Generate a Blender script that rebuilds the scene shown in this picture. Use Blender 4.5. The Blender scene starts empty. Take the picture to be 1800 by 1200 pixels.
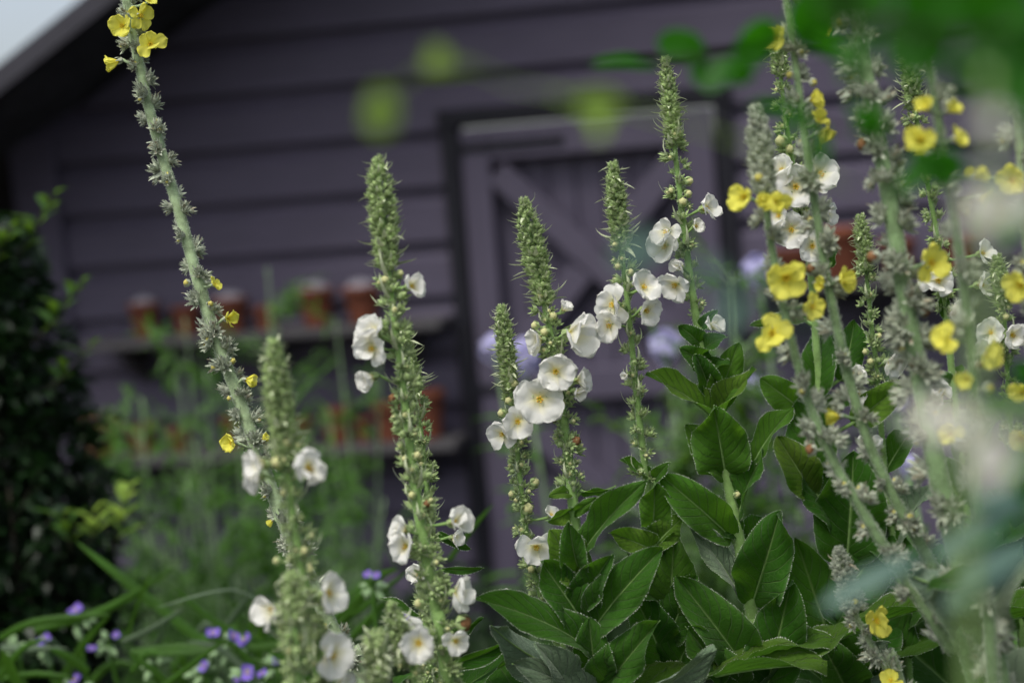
import bpy, math, random
import numpy as np
from mathutils import Vector, Matrix

rnd = random.Random(11)
SC = bpy.context.scene
COL = SC.collection
PI = math.pi
R = math.radians

# ------------------------------------------------------------------ camera
CAM_H, PITCH, ROLL, FPX = 1.45, R(-5.0), R(4.5), 2680.0
cam_d = bpy.data.cameras.new('camera')
cam = bpy.data.objects.new('camera', cam_d)
COL.objects.link(cam)
SC.camera = cam
cam_d.sensor_width = 36.0
cam_d.lens = 36.0 * FPX / 1800.0
cam_d.clip_start, cam_d.clip_end = 0.02, 500
cam_d.dof.use_dof = True
cam_d.dof.focus_distance = 1.22
cam_d.dof.aperture_fstop = 3.1
cam_d.dof.aperture_blades = 9
cam.matrix_world = (Matrix.Translation((0, 0, CAM_H)) @ Matrix.Rotation(PI / 2 + PITCH, 4, 'X')
                    @ Matrix.Rotation(-ROLL, 4, 'Z'))
CM = cam.matrix_world.copy()
CR = CM.to_3x3()

# ------------------------------------------------------------------ sky, sun, exposure
SUN_EL, SUN_AZ = R(60), R(212)          # azimuth measured from +Y towards +X
w = bpy.data.worlds.new('World'); SC.world = w
w.use_nodes = True
nt = w.node_tree
nt.nodes.clear()
sky = nt.nodes.new('ShaderNodeTexSky'); sky.sky_type = 'NISHITA'; sky.sun_disc = False
sky.sun_elevation, sky.sun_rotation = SUN_EL, SUN_AZ
sky.air_density, sky.dust_density, sky.ozone_density = 1.0, 4.0, 1.0
hs = nt.nodes.new('ShaderNodeHueSaturation'); hs.inputs['Saturation'].default_value = 0.55
bg = nt.nodes.new('ShaderNodeBackground'); bg.inputs['Strength'].default_value = 0.15
wo = nt.nodes.new('ShaderNodeOutputWorld')
nt.links.new(sky.outputs[0], hs.inputs['Color']); nt.links.new(hs.outputs[0], bg.inputs['Color'])
nt.links.new(bg.outputs[0], wo.inputs['Surface'])
sd = bpy.data.lights.new('sun', 'SUN'); sd.energy = 1.45; sd.angle = R(16); sd.color = (1, .965, .92)
sun = bpy.data.objects.new('sun', sd); COL.objects.link(sun)
sv = Vector((math.sin(SUN_AZ) * math.cos(SUN_EL), math.cos(SUN_AZ) * math.cos(SUN_EL), math.sin(SUN_EL)))
sun.rotation_euler = sv.to_track_quat('Z', 'Y').to_euler()
SC.view_settings.view_transform = 'Standard'; SC.view_settings.look = 'None'
SC.view_settings.exposure = 0.34; SC.view_settings.gamma = 1.0
SC.render.engine = 'CYCLES'
SC.cycles.use_denoising = True
SC.cycles.max_bounces = 7; SC.cycles.transparent_max_bounces = 8

# ------------------------------------------------------------------ helpers
def P(x, y, d):
    """the point in the garden that stands at depth d behind photo pixel x, y"""
    return CM @ Vector(((x - 900) / FPX * d, (600 - y) / FPX * d, -d))
def CV(x, y, z):
    return CR @ Vector((x, y, z))

class MB:
    def __init__(s):
        s.v, s.f, s.m, s.uv = [], [], [], []
    def vert(s, p, uv=(0, 0)):
        s.v.append((p[0], p[1], p[2])); s.uv.append(uv); return len(s.v) - 1
    def face(s, idx, m=0):
        s.f.append(tuple(idx)); s.m.append(m)
    def grid(s, fn, nu, nv, m=0):
        b = len(s.v)
        for j in range(nv + 1):
            for i in range(nu + 1):
                u, v = i / nu, j / nv
                s.vert(fn(u, v), (u, v))
        for j in range(nv):
            for i in range(nu):
                a = b + j * (nu + 1) + i
                s.face((a, a + 1, a + nu + 2, a + nu + 1), m)
    def tube(s, pts, rad, n=8, m=0, cap=True):
        b = len(s.v); L = len(pts)
        ref = None
        for k in range(L):
            t = (pts[min(k + 1, L - 1)] - pts[max(k - 1, 0)])
            t = t.normalized() if t.length > 1e-9 else Vector((0, 0, 1))
            if ref is None:
                ref = t.orthogonal().normalized()
            ref = (ref - t * ref.dot(t)).normalized()
            q = t.cross(ref)
            r = rad[k] if hasattr(rad, '__len__') else rad
            for i in range(n):
                a = 2 * PI * i / n
                s.vert(pts[k] + (ref * math.cos(a) + q * math.sin(a)) * r, (i / n, k / L))
        for k in range(L - 1):
            for i in range(n):
                j = (i + 1) % n
                s.face((b + k * n + i, b + k * n + j, b + (k + 1) * n + j, b + (k + 1) * n + i), m)
        if cap:
            s.face([b + i for i in range(n)][::-1], m)
            s.face([b + (L - 1) * n + i for i in range(n)], m)
    def box(s, x0, x1, y0, y1, z0, z1, m=0, ch=0.0):
        if ch <= 0:
            b = len(s.v)
            for z in (z0, z1):
                for (x, y) in ((x0, y0), (x1, y0), (x1, y1), (x0, y1)):
                    s.vert((x, y, z))
            for q in ((3, 2, 1, 0), (4, 5, 6, 7), (0, 1, 5, 4), (1, 2, 6, 5), (2, 3, 7, 6), (3, 0, 4, 7)):
                s.face([b + i for i in q], m)
        else:   # chamfered on the four edges of the front (low y) face
            b = len(s.v)
            for (y, c) in ((y0, ch), (y0 + ch, 0), (y1, 0)):
                for (x, z) in ((x0 + c, z0 + c), (x1 - c, z0 + c), (x1 - c, z1 - c), (x0 + c, z1 - c)):
                    s.vert((x, y, z))
            s.face((b, b + 1, b + 2, b + 3), m); s.face((b + 11, b + 10, b + 9, b + 8), m)
            for r_ in (0, 4):
                for i in range(4):
                    j = (i + 1) % 4
                    s.face((b + r_ + j, b + r_ + i, b + r_ + 4 + i, b + r_ + 4 + j), m)
    def lathe(s, prof, n=20, m=0):
        b = len(s.v)
        for (r, z) in prof:
            for i in range(n):
                a = 2 * PI * i / n
                s.vert((r * math.cos(a), r * math.sin(a), z))
        for k in range(len(prof) - 1):
            for i in range(n):
                j = (i + 1) % n
                s.face((b + k * n + i, b + k * n + j, b + (k + 1) * n + j, b + (k + 1) * n + i), m)
    def add(s, o, M, dm=0):
        b = len(s.v)
        for p, uv in zip(o.v, o.uv):
            q = M @ Vector(p); s.v.append((q.x, q.y, q.z)); s.uv.append(uv)
        for f, m in zip(o.f, o.m):
            s.f.append(tuple(i + b for i in f)); s.m.append(m + dm)
    def mesh(s, name, mats, smooth=True):
        me = bpy.data.meshes.new(name)
        me.from_pydata(s.v, [], s.f)
        for m in mats: me.materials.append(m)
        if len(mats) > 1: me.polygons.foreach_set('material_index', s.m)
        me.polygons.foreach_set('use_smooth', [smooth] * len(s.f))
        uvl = me.uv_layers.new(name='UVMap')
        li = np.empty(len(me.loops), dtype=np.int32); me.loops.foreach_get('vertex_index', li)
        uvl.data.foreach_set('uv', np.array(s.uv, dtype=np.float32)[li].ravel())
        me.update()
        return me

def obj(name, me, parent=None, M=None):
    o = bpy.data.objects.new(name, me)
    COL.objects.link(o)
    if parent is not None: o.parent = parent
    if M is not None: o.matrix_basis = M
    return o
def tag(o, label, cat, group=None, kind=None):
    o['label'] = label
    if cat: o['category'] = cat
    if group: o['group'] = group
    if kind: o['kind'] = kind
    return o
def thing(name, label, cat, loc, group=None, rz=0.0):
    o = obj(name, None); o.location = loc; o.rotation_euler = (0, 0, rz); o.empty_display_size = .05
    return tag(o, label, cat, group)
def frame(z, x=None):
    """rotation whose Z is z (and X close to x)"""
    z = z.normalized()
    if x is None: x = z.orthogonal()
    x = (x - z * x.dot(z))
    x = x.normalized() if x.length > 1e-6 else z.orthogonal().normalized()
    y = z.cross(x)
    return Matrix((x, y, z)).transposed().to_4x4()
def catmull(pts, step):
    out = []
    n = len(pts)
    for k in range(n - 1):
        p0, p1, p2, p3 = pts[max(k - 1, 0)], pts[k], pts[k + 1], pts[min(k + 2, n - 1)]
        m = max(1, int((p2 - p1).length / step))
        for i in range(m):
            t = i / m
            out.append(.5 * ((2 * p1) + (p2 - p0) * t + (2 * p0 - 5 * p1 + 4 * p2 - p3) * t * t
                             + (3 * p1 - p0 - 3 * p2 + p3) * t ** 3))
    out.append(pts[-1].copy())
    return out

# ------------------------------------------------------------------ materials
def mat(name):
    m = bpy.data.materials.new(name); m.use_nodes = True
    n = m.node_tree.nodes; p = n['Principled BSDF']
    return m, m.node_tree, p
def N(t, k, **kw):
    n = t.nodes.new(k)
    for a, b in kw.items(): setattr(n, a, b)
    return n
def mixc(t, fac, a, b, mode='MIX'):
    n = N(t, 'ShaderNodeMix', data_type='RGBA', blend_type=mode)
    for s, val in ((n.inputs[0], fac), (n.inputs[6], a), (n.inputs[7], b)):
        if hasattr(val, 'links') or hasattr(val, 'is_linked'): t.links.new(val, s)
        elif isinstance(val, (int, float)): s.default_value = val
        else: s.default_value = (*val, 1) if len(val) == 3 else val
    return n.outputs[2]
def math_(t, op, a, b=None, clamp=False):
    n = N(t, 'ShaderNodeMath', operation=op); n.use_clamp = clamp
    for s, val in ((n.inputs[0], a), (n.inputs[1], b)):
        if val is None: continue
        if hasattr(val, 'is_linked'): t.links.new(val, s)
        else: s.default_value = val
    return n.outputs[0]
def noise(t, scale, detail=3.0, coord='Object', rough=.55):
    tc = N(t, 'ShaderNodeTexCoord'); n = N(t, 'ShaderNodeTexNoise')
    n.inputs['Scale'].default_value = scale; n.inputs['Detail'].default_value = detail
    n.inputs['Roughness'].default_value = rough
    t.links.new(tc.outputs[coord], n.inputs['Vector'])
    return n.outputs['Fac']
def ramp(t, fac, stops):
    r = N(t, 'ShaderNodeValToRGB')
    e = r.color_ramp.elements
    while len(e) < len(stops): e.new(.5)
    for k, (p, c) in enumerate(stops):
        e[k].position = p; e[k].color = (*c, 1)
    t.links.new(fac, r.inputs[0])
    return r.outputs[0]
def bump(t, p, h, strength=.3, dist=.001):
    b = N(t, 'ShaderNodeBump'); b.inputs['Strength'].default_value = strength; b.inputs['Distance'].default_value = dist
    t.links.new(h, b.inputs['Height']); t.links.new(b.outputs[0], p.inputs['Normal'])
def translucent(t, p, col, amount):
    """mix some light through the blade"""
    out = t.nodes['Material Output']
    tr = N(t, 'ShaderNodeBsdfTranslucent')
    if hasattr(col, 'is_linked'): t.links.new(col, tr.inputs['Color'])
    else: tr.inputs['Color'].default_value = (*col, 1)
    mx = N(t, 'ShaderNodeMixShader'); mx.inputs[0].default_value = amount
    t.links.new(p.outputs[0], mx.inputs[1]); t.links.new(tr.outputs[0], mx.inputs[2])
    t.links.new(mx.outputs[0], out.inputs['Surface'])
def objrand(t):
    return N(t, 'ShaderNodeObjectInfo').outputs['Random']

def simple(name, col, rough=.7, sheen=0.0, var=.3, scale=60, trans=0.0, tcol=None, spec=.3, bmp=0.0, sheencol=(.9, .95, .85)):
    m, t, p = mat(name)
    f = noise(t, scale)
    c2 = tuple(c * (1 - var) for c in col); c3 = tuple(min(1, c * (1 + var)) for c in col)
    c = ramp(t, f, [(.3, c2), (.7, c3)])
    t.links.new(c, p.inputs['Base Color'])
    p.inputs['Roughness'].default_value = rough
    p.inputs['Specular IOR Level'].default_value = spec
    if sheen:
        p.inputs['Sheen Weight'].default_value = sheen; p.inputs['Sheen Roughness'].default_value = .45
        p.inputs['Sheen Tint'].default_value = (*sheencol, 1)
    if bmp: bump(t, p, f, bmp, .002)
    if trans: translucent(t, p, tcol or c, trans)
    return m

def leaf_mat(name, top, under, vein, trans=.35, tcol=(.12, .32, .015), sheen=.07, nv=9.0, gloss=.8, spec=.1):
    m, t, p = mat(name)
    uv = N(t, 'ShaderNodeUVMap'); sx = N(t, 'ShaderNodeSeparateXYZ'); t.links.new(uv.outputs[0], sx.inputs[0])
    u, v = sx.outputs[0], sx.outputs[1]
    a = math_(t, 'ABSOLUTE', math_(t, 'SUBTRACT', u, .5))            # 0 at the midrib .. .5 at the margin
    mid = math_(t, 'SUBTRACT', 1.0, math_(t, 'MULTIPLY', a, 28.0), clamp=True)
    nz = noise(t, 90, 2)
    s = math_(t, 'SUBTRACT', math_(t, 'MULTIPLY', v, nv), math_(t, 'MULTIPLY', a, 5.0))
    s = math_(t, 'ADD', s, math_(t, 'MULTIPLY', nz, .25))
    fr = math_(t, 'ABSOLUTE', math_(t, 'SUBTRACT', math_(t, 'FRACT', s), .5))
    side = math_(t, 'MULTIPLY', math_(t, 'SUBTRACT', .07, fr, clamp=True), 14.0)
    fine = N(t, 'ShaderNodeTexVoronoi', feature='DISTANCE_TO_EDGE'); fine.inputs['Scale'].default_value = 260
    tc = N(t, 'ShaderNodeTexCoord'); t.links.new(tc.outputs['Object'], fine.inputs['Vector'])
    net = math_(t, 'MULTIPLY', math_(t, 'SUBTRACT', .12, fine.outputs['Distance'], clamp=True), 2.0)
    edge = math_(t, 'MULTIPLY', math_(t, 'SUBTRACT', a, .44, clamp=True), 9.0)
    vn = math_(t, 'MAXIMUM', mid, math_(t, 'MAXIMUM', side, net), clamp=True)
    big = noise(t, 22, 3)
    spot = noise(t, 170, 2)
    tc1 = ramp(t, big, [(.3, tuple(c * .65 for c in top)), (.7, tuple(c * 1.3 for c in top))])
    rn = objrand(t)
    tc1 = mixc(t, math_(t, 'MULTIPLY', rn, .75), tc1, (top[0] * 2.3, top[1] * 1.6, top[2] * 2.2))
    tc1 = mixc(t, math_(t, 'MULTIPLY', math_(t, 'MAXIMUM', side, math_(t, 'MULTIPLY', net, .9), clamp=True), .5), tc1, vein)
    tc1 = mixc(t, math_(t, 'MULTIPLY', mid, .85), tc1, tuple(min(1, q * 1.35) for q in vein))
    tc1 = mixc(t, math_(t, 'MULTIPLY', edge, .35), tc1, (.30, .40, .22))
    yel = math_(t, 'MULTIPLY', math_(t, 'SUBTRACT', rn, .8, clamp=True), 3.0)
    tc1 = mixc(t, math_(t, 'MULTIPLY', yel, big), tc1, (.22, .24, .03))
    hole = math_(t, 'GREATER_THAN', spot, .74)
    tc1 = mixc(t, math_(t, 'MULTIPLY', hole, .8), tc1, (.10, .08, .03))
    un1 = mixc(t, math_(t, 'MULTIPLY', vn, .5), under, tuple(min(1, c * 1.5) for c in under))
    geo = N(t, 'ShaderNodeNewGeometry')
    c = mixc(t, geo.outputs['Backfacing'], tc1, un1)
    t.links.new(c, p.inputs['Base Color'])
    p.inputs['Roughness'].default_value = gloss; p.inputs['Specular IOR Level'].default_value = spec
    p.inputs['Sheen Weight'].default_value = sheen; p.inputs['Sheen Roughness'].default_value = .4
    p.inputs['Sheen Tint'].default_value = (.85, .95, .8, 1)
    h = math_(t, 'SUBTRACT', math_(t, 'ADD', math_(t, 'MULTIPLY', big, .6), math_(t, 'MULTIPLY', spot, .5)), vn)
    bump(t, p, h, .9, .0016)
    tcx = mixc(t, math_(t, 'MULTIPLY', vn, .6), tcol, tuple(c * .45 for c in tcol))
    translucent(t, p, tcx, trans)
    return m

def petal_mat(name, rim, throat, start, trans=.35):
    m, t, p = mat(name)
    uv = N(t, 'ShaderNodeUVMap'); sx = N(t, 'ShaderNodeSeparateXYZ'); t.links.new(uv.outputs[0], sx.inputs[0])
    nz = noise(t, 160, 2)
    v = math_(t, 'ADD', sx.outputs[1], math_(t, 'MULTIPLY', math_(t, 'SUBTRACT', nz, .5), .12))
    mid = tuple(.6 * a + .4 * b for a, b in zip(rim, throat))
    c = ramp(t, v, [(0.02, throat), (start, mid), (min(.95, start + .35), rim)])
    c = mixc(t, math_(t, 'MULTIPLY', noise(t, 70), .16), c, tuple(a * .7 for a in rim))
    t.links.new(c, p.inputs['Base Color'])
    p.inputs['Roughness'].default_value = .75; p.inputs['Specular IOR Level'].default_value = .1
    p.inputs['Sheen Weight'].default_value = .1
    wv = math_(t, 'SINE', math_(t, 'MULTIPLY', sx.outputs[0], 75.0))
    bump(t, p, math_(t, 'ADD', wv, math_(t, 'MULTIPLY', nz, 6.0)), .25, .0004)
    translucent(t, p, c, trans)
    return m

def paint_mat(name, col, along=(1, 14, 14), wear=.6):
    m, t, p = mat(name)
    tc = N(t, 'ShaderNodeTexCoord'); mp = N(t, 'ShaderNodeMapping'); mp.inputs['Scale'].default_value = along
    t.links.new(tc.outputs['Object'], mp.inputs['Vector'])
    n1 = N(t, 'ShaderNodeTexNoise'); n1.inputs['Scale'].default_value = 6; n1.inputs['Detail'].default_value = 5
    t.links.new(mp.outputs[0], n1.inputs['Vector'])
    n2 = noise(t, 3.5, 5)
    rn = objrand(t)
    c = ramp(t, n1.outputs['Fac'], [(.25, tuple(a * .78 for a in col)), (.75, tuple(a * 1.16 for a in col))])
    c = mixc(t, math_(t, 'MULTIPLY', n2, wear), c, (col[0] * .8, col[1] * .86, col[2] * .72))
    c = mixc(t, math_(t, 'MULTIPLY', rn, .3), c, tuple(a * .8 for a in col))
    t.links.new(c, p.inputs['Base Color'])
    p.inputs['Roughness'].default_value = .62; p.inputs['Specular IOR Level'].default_value = .25
    bump(t, p, n1.outputs['Fac'], .4, .004)
    return m

LAV = (.088, .075, .116)
M_ = {}
M_['siding'] = paint_mat('lilac_grey_paint', LAV)
M_['door_paint'] = paint_mat('door_paint', (.092, .079, .120), (14, 14, 1))
M_['dark_paint'] = paint_mat('dark_trim_paint', (.010, .010, .016), (8, 8, 2))
M_['shelf_wood'] = paint_mat('weathered_shelf_wood', (.07, .066, .072), (1, 12, 12))
M_['roof'] = simple('roof_felt', (.05, .05, .06), .9, var=.4, scale=9)
M_['barge'] = paint_mat('barge_board_paint', (.045, .043, .055), (1, 8, 8))
M_['terracotta'] = simple('terracotta', (.14, .043, .022), .85, var=.35, scale=14, bmp=.2)
M_['lime_crust'] = simple('pale_grit', (.22, .21, .24), .9, var=.25, scale=90, bmp=.5)
M_['soil'] = simple('dark_soil', (.030, .024, .018), .95, var=.5, scale=25, bmp=.6)
M_['stem'] = simple('mullein_stem', (.20, .33, .10), .75, .15, .25, 120, spec=.2)
M_['stem_grey'] = simple('woolly_stem', (.29, .38, .21), .85, .3, .4, 150, spec=.1, bmp=.3)
M_['stem_mid'] = simple('greyish_stem', (.17, .26, .12), .8, .3, .35, 130, spec=.1, bmp=.2)
M_['stem_dark'] = simple('dull_stem', (.11, .17, .08), .8, .3, .3, 120, spec=.15)
M_['calyx'] = simple('green_calyx', (.36, .47, .20), .75, .25, .55, 230, .12, spec=.15)
M_['calyx_grey'] = simple('woolly_calyx', (.42, .46, .35), .9, .3, .45, 260, .06, spec=.08)
M_['calyx_brown'] = simple('spent_calyx', (.27, .24, .16), .9, .5, .5, 200)
M_['bract'] = simple('pale_bract', (.56, .62, .40), .8, .2, .3, 150, .15, spec=.1)
M_['hair'] = simple('leaf_wool', (.60, .66, .52), .9, .3, .1, 50, .3)
M_['bud_cream'] = simple('cream_bud', (.58, .58, .27), .65, .3, .15, 150, .1)
M_['bud_yellow'] = simple('yellow_bud', (.55, .50, .12), .6, .2, .15, 150, .1)
M_['withered'] = simple('withered_corolla', (.24, .12, .05), .8, 0, .5, 120, .15)
M_['stamen'] = simple('stamen_yellow', (.85, .68, .05), .6, 0, .2, 300)
M_['anther'] = simple('orange_anther', (.72, .42, .05), .7, 0, .3, 300)
M_['white_petal'] = petal_mat('white_petal', (.93, .93, .875), (.90, .84, .36), .2, .42)
M_['yellow_petal'] = petal_mat('yellow_petal', (.90, .87, .15), (.88, .78, .05), .16, .4)
M_['leaf'] = leaf_mat('mullein_leaf', (.022, .088, .007), (.085, .17, .06), (.19, .31, .09), sheen=.08)
M_['leaf_pale'] = leaf_mat('young_mullein_leaf', (.046, .140, .012), (.13, .24, .08), (.20, .33, .10), .42, (.16, .38, .02), sheen=.07)
M_['leaf_grey'] = leaf_mat('grey_mullein_leaf', (.085, .15, .075), (.15, .22, .15), (.17, .25, .15), .15, (.15, .25, .08), .3)

# ------------------------------------------------------------------ small plant pieces (shared mesh data)
def leaf_mb(L, W, bend=.6, fold=.35, wave=.12, ph=0.0, nu=14, nv=30, hair=.0012, shape=(.52, .74), curl=0.0, twist=0.0, pk=.09):
    """blade along +Y, upper side +Z, base at the origin"""
    mb = MB()
    r = random.Random(int(ph * 1000) + 5)
    norm = max((t / 40) ** shape[0] * (1 - t / 40) ** shape[1] for t in range(41))
    jit = [r.uniform(-.022, .022) for _ in range(64)]
    def fn(u, v):
        s = 2 * u - 1
        hw = W * .5 * ((v + .004) ** shape[0] * (1 - v * .9995) ** shape[1]) / norm
        hw *= 1 + .5 * jit[int(v * 31) + (32 if s > 0 else 0)]
        th = bend * (v - .12) if bend else 0
        if abs(bend) > 1e-4:
            y = L * (math.sin(th) + math.sin(bend * .12)) / bend
            z = -L * (math.cos(bend * .12) - math.cos(th)) / bend * (1 if True else 1)
        else:
            y, z = L * v, 0
        a = abs(s)
        fo = fold * (1 - .35 * v)
        x = s * hw * math.cos(fo)
        dz = a * hw * math.sin(fo) - curl * hw * a ** 3
        dz += wave * W * a * a * math.sin(9.5 * v + ph + (1.3 if s > 0 else 0)) * min(1, v * 4)
        # quilted between the side veins, crimped at the margin
        fr = (v * 9.0 - a * 2.5 + .5) % 1.0
        dz += pk * W * math.sin(fr * PI) * a * (1.15 - a) * 1.6 * min(1, v * 6)
        dz += .12 * pk * W * a ** 4 * math.sin(41 * v + ph * 3 + s)
        tw = twist * v
        x2 = x * math.cos(tw) - dz * math.sin(tw); dz2 = x * math.sin(tw) + dz * math.cos(tw)
        return (x2, y - dz2 * math.sin(-th), z + dz2 * math.cos(th))
    mb.grid(fn, nu, nv)
    # midrib, a ridge on the under side
    pts = [Vector(fn(.5, k / 10)) - Vector((0, 0, .0006)) for k in range(11)]
    mb.tube(pts, [max(.0003, (.0015 if W > .02 else .0007) * (1 - .8 * k / 10)) for k in range(11)], 5, 2)
    if hair:
        n = max(18, int(L / .0009))
        for side in (0.0, 1.0):
            for k in range(n):
                v = (k + r.random()) / n
                p = Vector(fn(side, v)); q = Vector(fn(side, min(1, v + .012)))
                t = (q - p)
                if t.length < 1e-7: continue
                t.normalize()
                c = Vector(fn(.5, v)); o = p - c
                o = o.normalized() if o.length > 1e-6 else Vector((0, 1, 0))
                o = (o + Vector((r.uniform(-.4, .4), r.uniform(-.1, .5), r.uniform(-.5, .5)))).normalized()
                l = hair * r.uniform(.3, 1.1)
                w_ = .00034
                a, b, cc = mb.vert(p - t * w_ - o * .0002), mb.vert(p + t * w_ - o * .0002), mb.vert(p + o * l)
                mb.face((a, b, cc), 1)
    return mb

def calyx_mb(L=.005, W=.0042, open_=.0, sep=5, bud=True, n=10, budr=.8):
    """five pointed sepals round a bud, along +Z"""
    mb = MB()
    prof = [(.25, 0), (.8, .22), (.95, .45), (.8, .7)]
    if bud:
        prof += [(.5 * budr, .9), (.06, 1.04)]
    base = len(mb.v)
    for (r, z) in prof:
        for i in range(n):
            a = 2 * PI * i / n
            k = 1 + .12 * math.cos(a * sep)
            mb.vert((math.cos(a) * r * k * W / 2, math.sin(a) * r * k * W / 2, z * L))
    for k in range(len(prof) - 1):
        for i in range(n):
            j = (i + 1) % n
            mb.face((base + k * n + i, base + k * n + j, base + (k + 1) * n + j, base + (k + 1) * n + i), 1 if (bud and k >= 3) else 0)
    for s in range(sep):
        a = 2 * PI * s / sep + .2
        d = Vector((math.cos(a), math.sin(a), 0)); t = Vector((-math.sin(a), math.cos(a), 0))
        b0 = d * W * .5 + Vector((0, 0, L * .35))
        m0 = d * W * (.55 + .5 * open_) + Vector((0, 0, L * .85))
        tip = d * W * (.35 + 1.1 * open_) + Vector((0, 0, L * (1.35 - .35 * open_)))
        i = [mb.vert(b0 - t * W * .25), mb.vert(b0 + t * W * .25), mb.vert(m0 + t * W * .17 - d * W * .06),
             mb.vert(m0 + d * W * .04), mb.vert(m0 - t * W * .17 - d * W * .06), mb.vert(tip)]
        mb.face((i[0], i[1], i[2], i[3]), 0); mb.face((i[0], i[3], i[4]), 0)
        mb.face((i[3], i[2], i[5]), 0); mb.face((i[4], i[3], i[5]), 0)
    return mb
def bract_mb(L=.012, W=.004, curve=.8, n=5, m=2):
    mb = MB()
    def fn(u, v):
        s = 2 * u - 1
        hw = W * .5 * (1 - v) ** .8 * (.55 + 1.2 * v if v < .35 else 1)
        th = curve * v
        y = L * (math.sin(th) / curve if abs(curve) > 1e-3 else v)
        z = L * ((1 - math.cos(th)) / curve if abs(curve) > 1e-3 else 0)
        return (s * hw, y, z + abs(s) * hw * .5)
    mb.grid(fn, 2, n, m)
    return mb
def fuzz(mb, count, r, length=.0012, m=3, wid=.00016):
    """short wool standing off the faces built so far"""
    V = [Vector(p) for p in mb.v]; F = [f for f in mb.f if len(f) >= 3]
    A = [(V[f[1]] - V[f[0]]).cross(V[f[2]] - V[f[0]]) for f in F]
    ws = [a.length for a in A]
    for f, nrm in r.choices(list(zip(F, A)), ws, k=count):
        if nrm.length < 1e-12: continue
        a, b = r.random(), r.random()
        if a + b > 1: a, b = 1 - a, 1 - b
        p = V[f[0]] + (V[f[1]] - V[f[0]]) * a + (V[f[2]] - V[f[0]]) * b
        nn = nrm.normalized()
        d = (nn + Vector((r.uniform(-.7, .7), r.uniform(-.7, .7), r.uniform(-.7, .7)))).normalized()
        t = d.orthogonal().normalized() * wid
        i = [mb.vert(p - t), mb.vert(p + t), mb.vert(p + d * length * r.uniform(.5, 1.2))]
        mb.face(i, m)

MATS_GREEN = [M_['calyx'], M_['bud_cream'], M_['bract'], M_['hair']]
MATS_GREY = [M_['calyx_grey'], M_['bud_yellow'], M_['calyx_brown'], M_['hair']]

def rotd(d, x=None): return frame(d, x)
def green_cluster(seed):
    """along +Z = away from the stem, +X = up the stem"""
    r = random.Random(seed); mb = MB()
    b = bract_mb(r.uniform(.009, .021), .0038, r.uniform(.5, 2.0))
    # bract below: leaves the stem outward and curls up
    Mb = Matrix(((0, 0, 1, -.002), (1, 0, 0, 0), (0, 1, 0, 0), (0, 0, 0, 1)))
    mb.add(b, Mb)
    for k in range(r.randint(3, 5)):
        c = calyx_mb(r.uniform(.0042, .006), r.uniform(.0036, .0048), r.uniform(.2, 1.0), bud=r.random() < .5, n=10, budr=r.uniform(.6, 1))
        if r.random() < .8: c.m = [0] * len(c.m)
        d = Vector((r.uniform(-.5, 1.0), r.uniform(-1, 1), 1)).normalized()
        M = Matrix.Translation(d * r.uniform(.001, .0045)) @ rotd(d) @ Matrix.Rotation(r.random() * 6, 4, 'Z')
        mb.add(c, M)
        if r.random() < .6:
            mb.add(bract_mb(r.uniform(.004, .008), .002, r.uniform(-.5, 1.0), 3), M @ Matrix.Rotation(r.uniform(.4, 1), 4, 'X'))
    if r.random() < .5:   # a style left behind
        d = Vector((r.uniform(-.3, .8), r.uniform(-1, 1), 1)).normalized()
        mb.tube([d * .003, d * .009, d * .013 + Vector((-.002, 0, 0))], .00022, 4, 2)
    fuzz(mb, 170, r, .0008)
    return mb.mesh('bud_cluster_mesh', MATS_GREEN)
def grey_cluster(seed):
    r = random.Random(seed); mb = MB()
    n = r.randint(7, 10)
    for k in range(n):
        c = calyx_mb(r.uniform(.005, .0070), r.uniform(.0042, .0056), r.uniform(.1, .85), bud=r.random() < .07, n=10)
        if r.random() < .4: c.m = [m_ if m_ == 1 else 2 if r.random() < .2 else 0 for m_ in c.m]
        d = Vector((r.uniform(-.9, 1.3), r.uniform(-1.4, 1.4), 1)).normalized()
        M = Matrix.Translation(d * r.uniform(.0005, .0052)) @ rotd(d) @ Matrix.Rotation(r.random() * 6, 4, 'Z')
        mb.add(c, M)
    if r.random() < .35:
        d = Vector((r.uniform(-.3, .8), r.uniform(-1, 1), 1)).normalized()
        mb.tube([d * .004, d * .011, d * .015 + Vector((-.002, 0, 0))], .00025, 4, 2)
    fuzz(mb, 520, r, .0011)
    return mb.mesh('seed_cluster_mesh', MATS_GREY)
GREEN = [green_cluster(100 + k) for k in range(9)]
GREY = [grey_cluster(200 + k) for k in range(9)]

def petal_mesh(seed, mats, L=1.0, Wd=1.02):
    r = random.Random(seed); mb = MB()
    ph = r.random() * 6; am = r.uniform(.03, .09); cup = r.uniform(.10, .3); notch = r.uniform(0, .08); rec = r.uniform(0, .55)
    def fn(u, v):
        s = 2 * u - 1
        hw = Wd * .5 * (.26 + .74 * math.sin(min(1, v * 1.22) * PI / 2) ** 1.05)
        if v > .58: hw *= max(.0, 1 - ((v - .58) / .42) ** 2.6) ** .5 * .999 + .001
        x = s * hw
        y = L * v * (1 - .07 * s * s) - notch * L * (1 - abs(s)) * max(0, v - .8) * 3
        z = cup * (abs(s) ** 2) * v * .5 + cup * v * v * .55 - .14 * max(0, v - .7) ** 2 * 6 * am * 10
        z += am * math.sin(5 * s + ph) * v * v + am * .6 * math.sin(9 * v + 3 * s + ph) * v * v
        z += .028 * math.sin(17 * s + 2 * ph) * max(0, v - .45) * 2 + .02 * math.sin(23 * v + 5 * s + ph) * v
        y *= 1 + .03 * math.sin(11 * s + ph)
        z -= rec * max(0, v - .55) ** 1.5 * 1.6
        return (x, y, z)
    mb.grid(fn, 12, 12)
    return mb.mesh('petal_mesh', mats)
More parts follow.
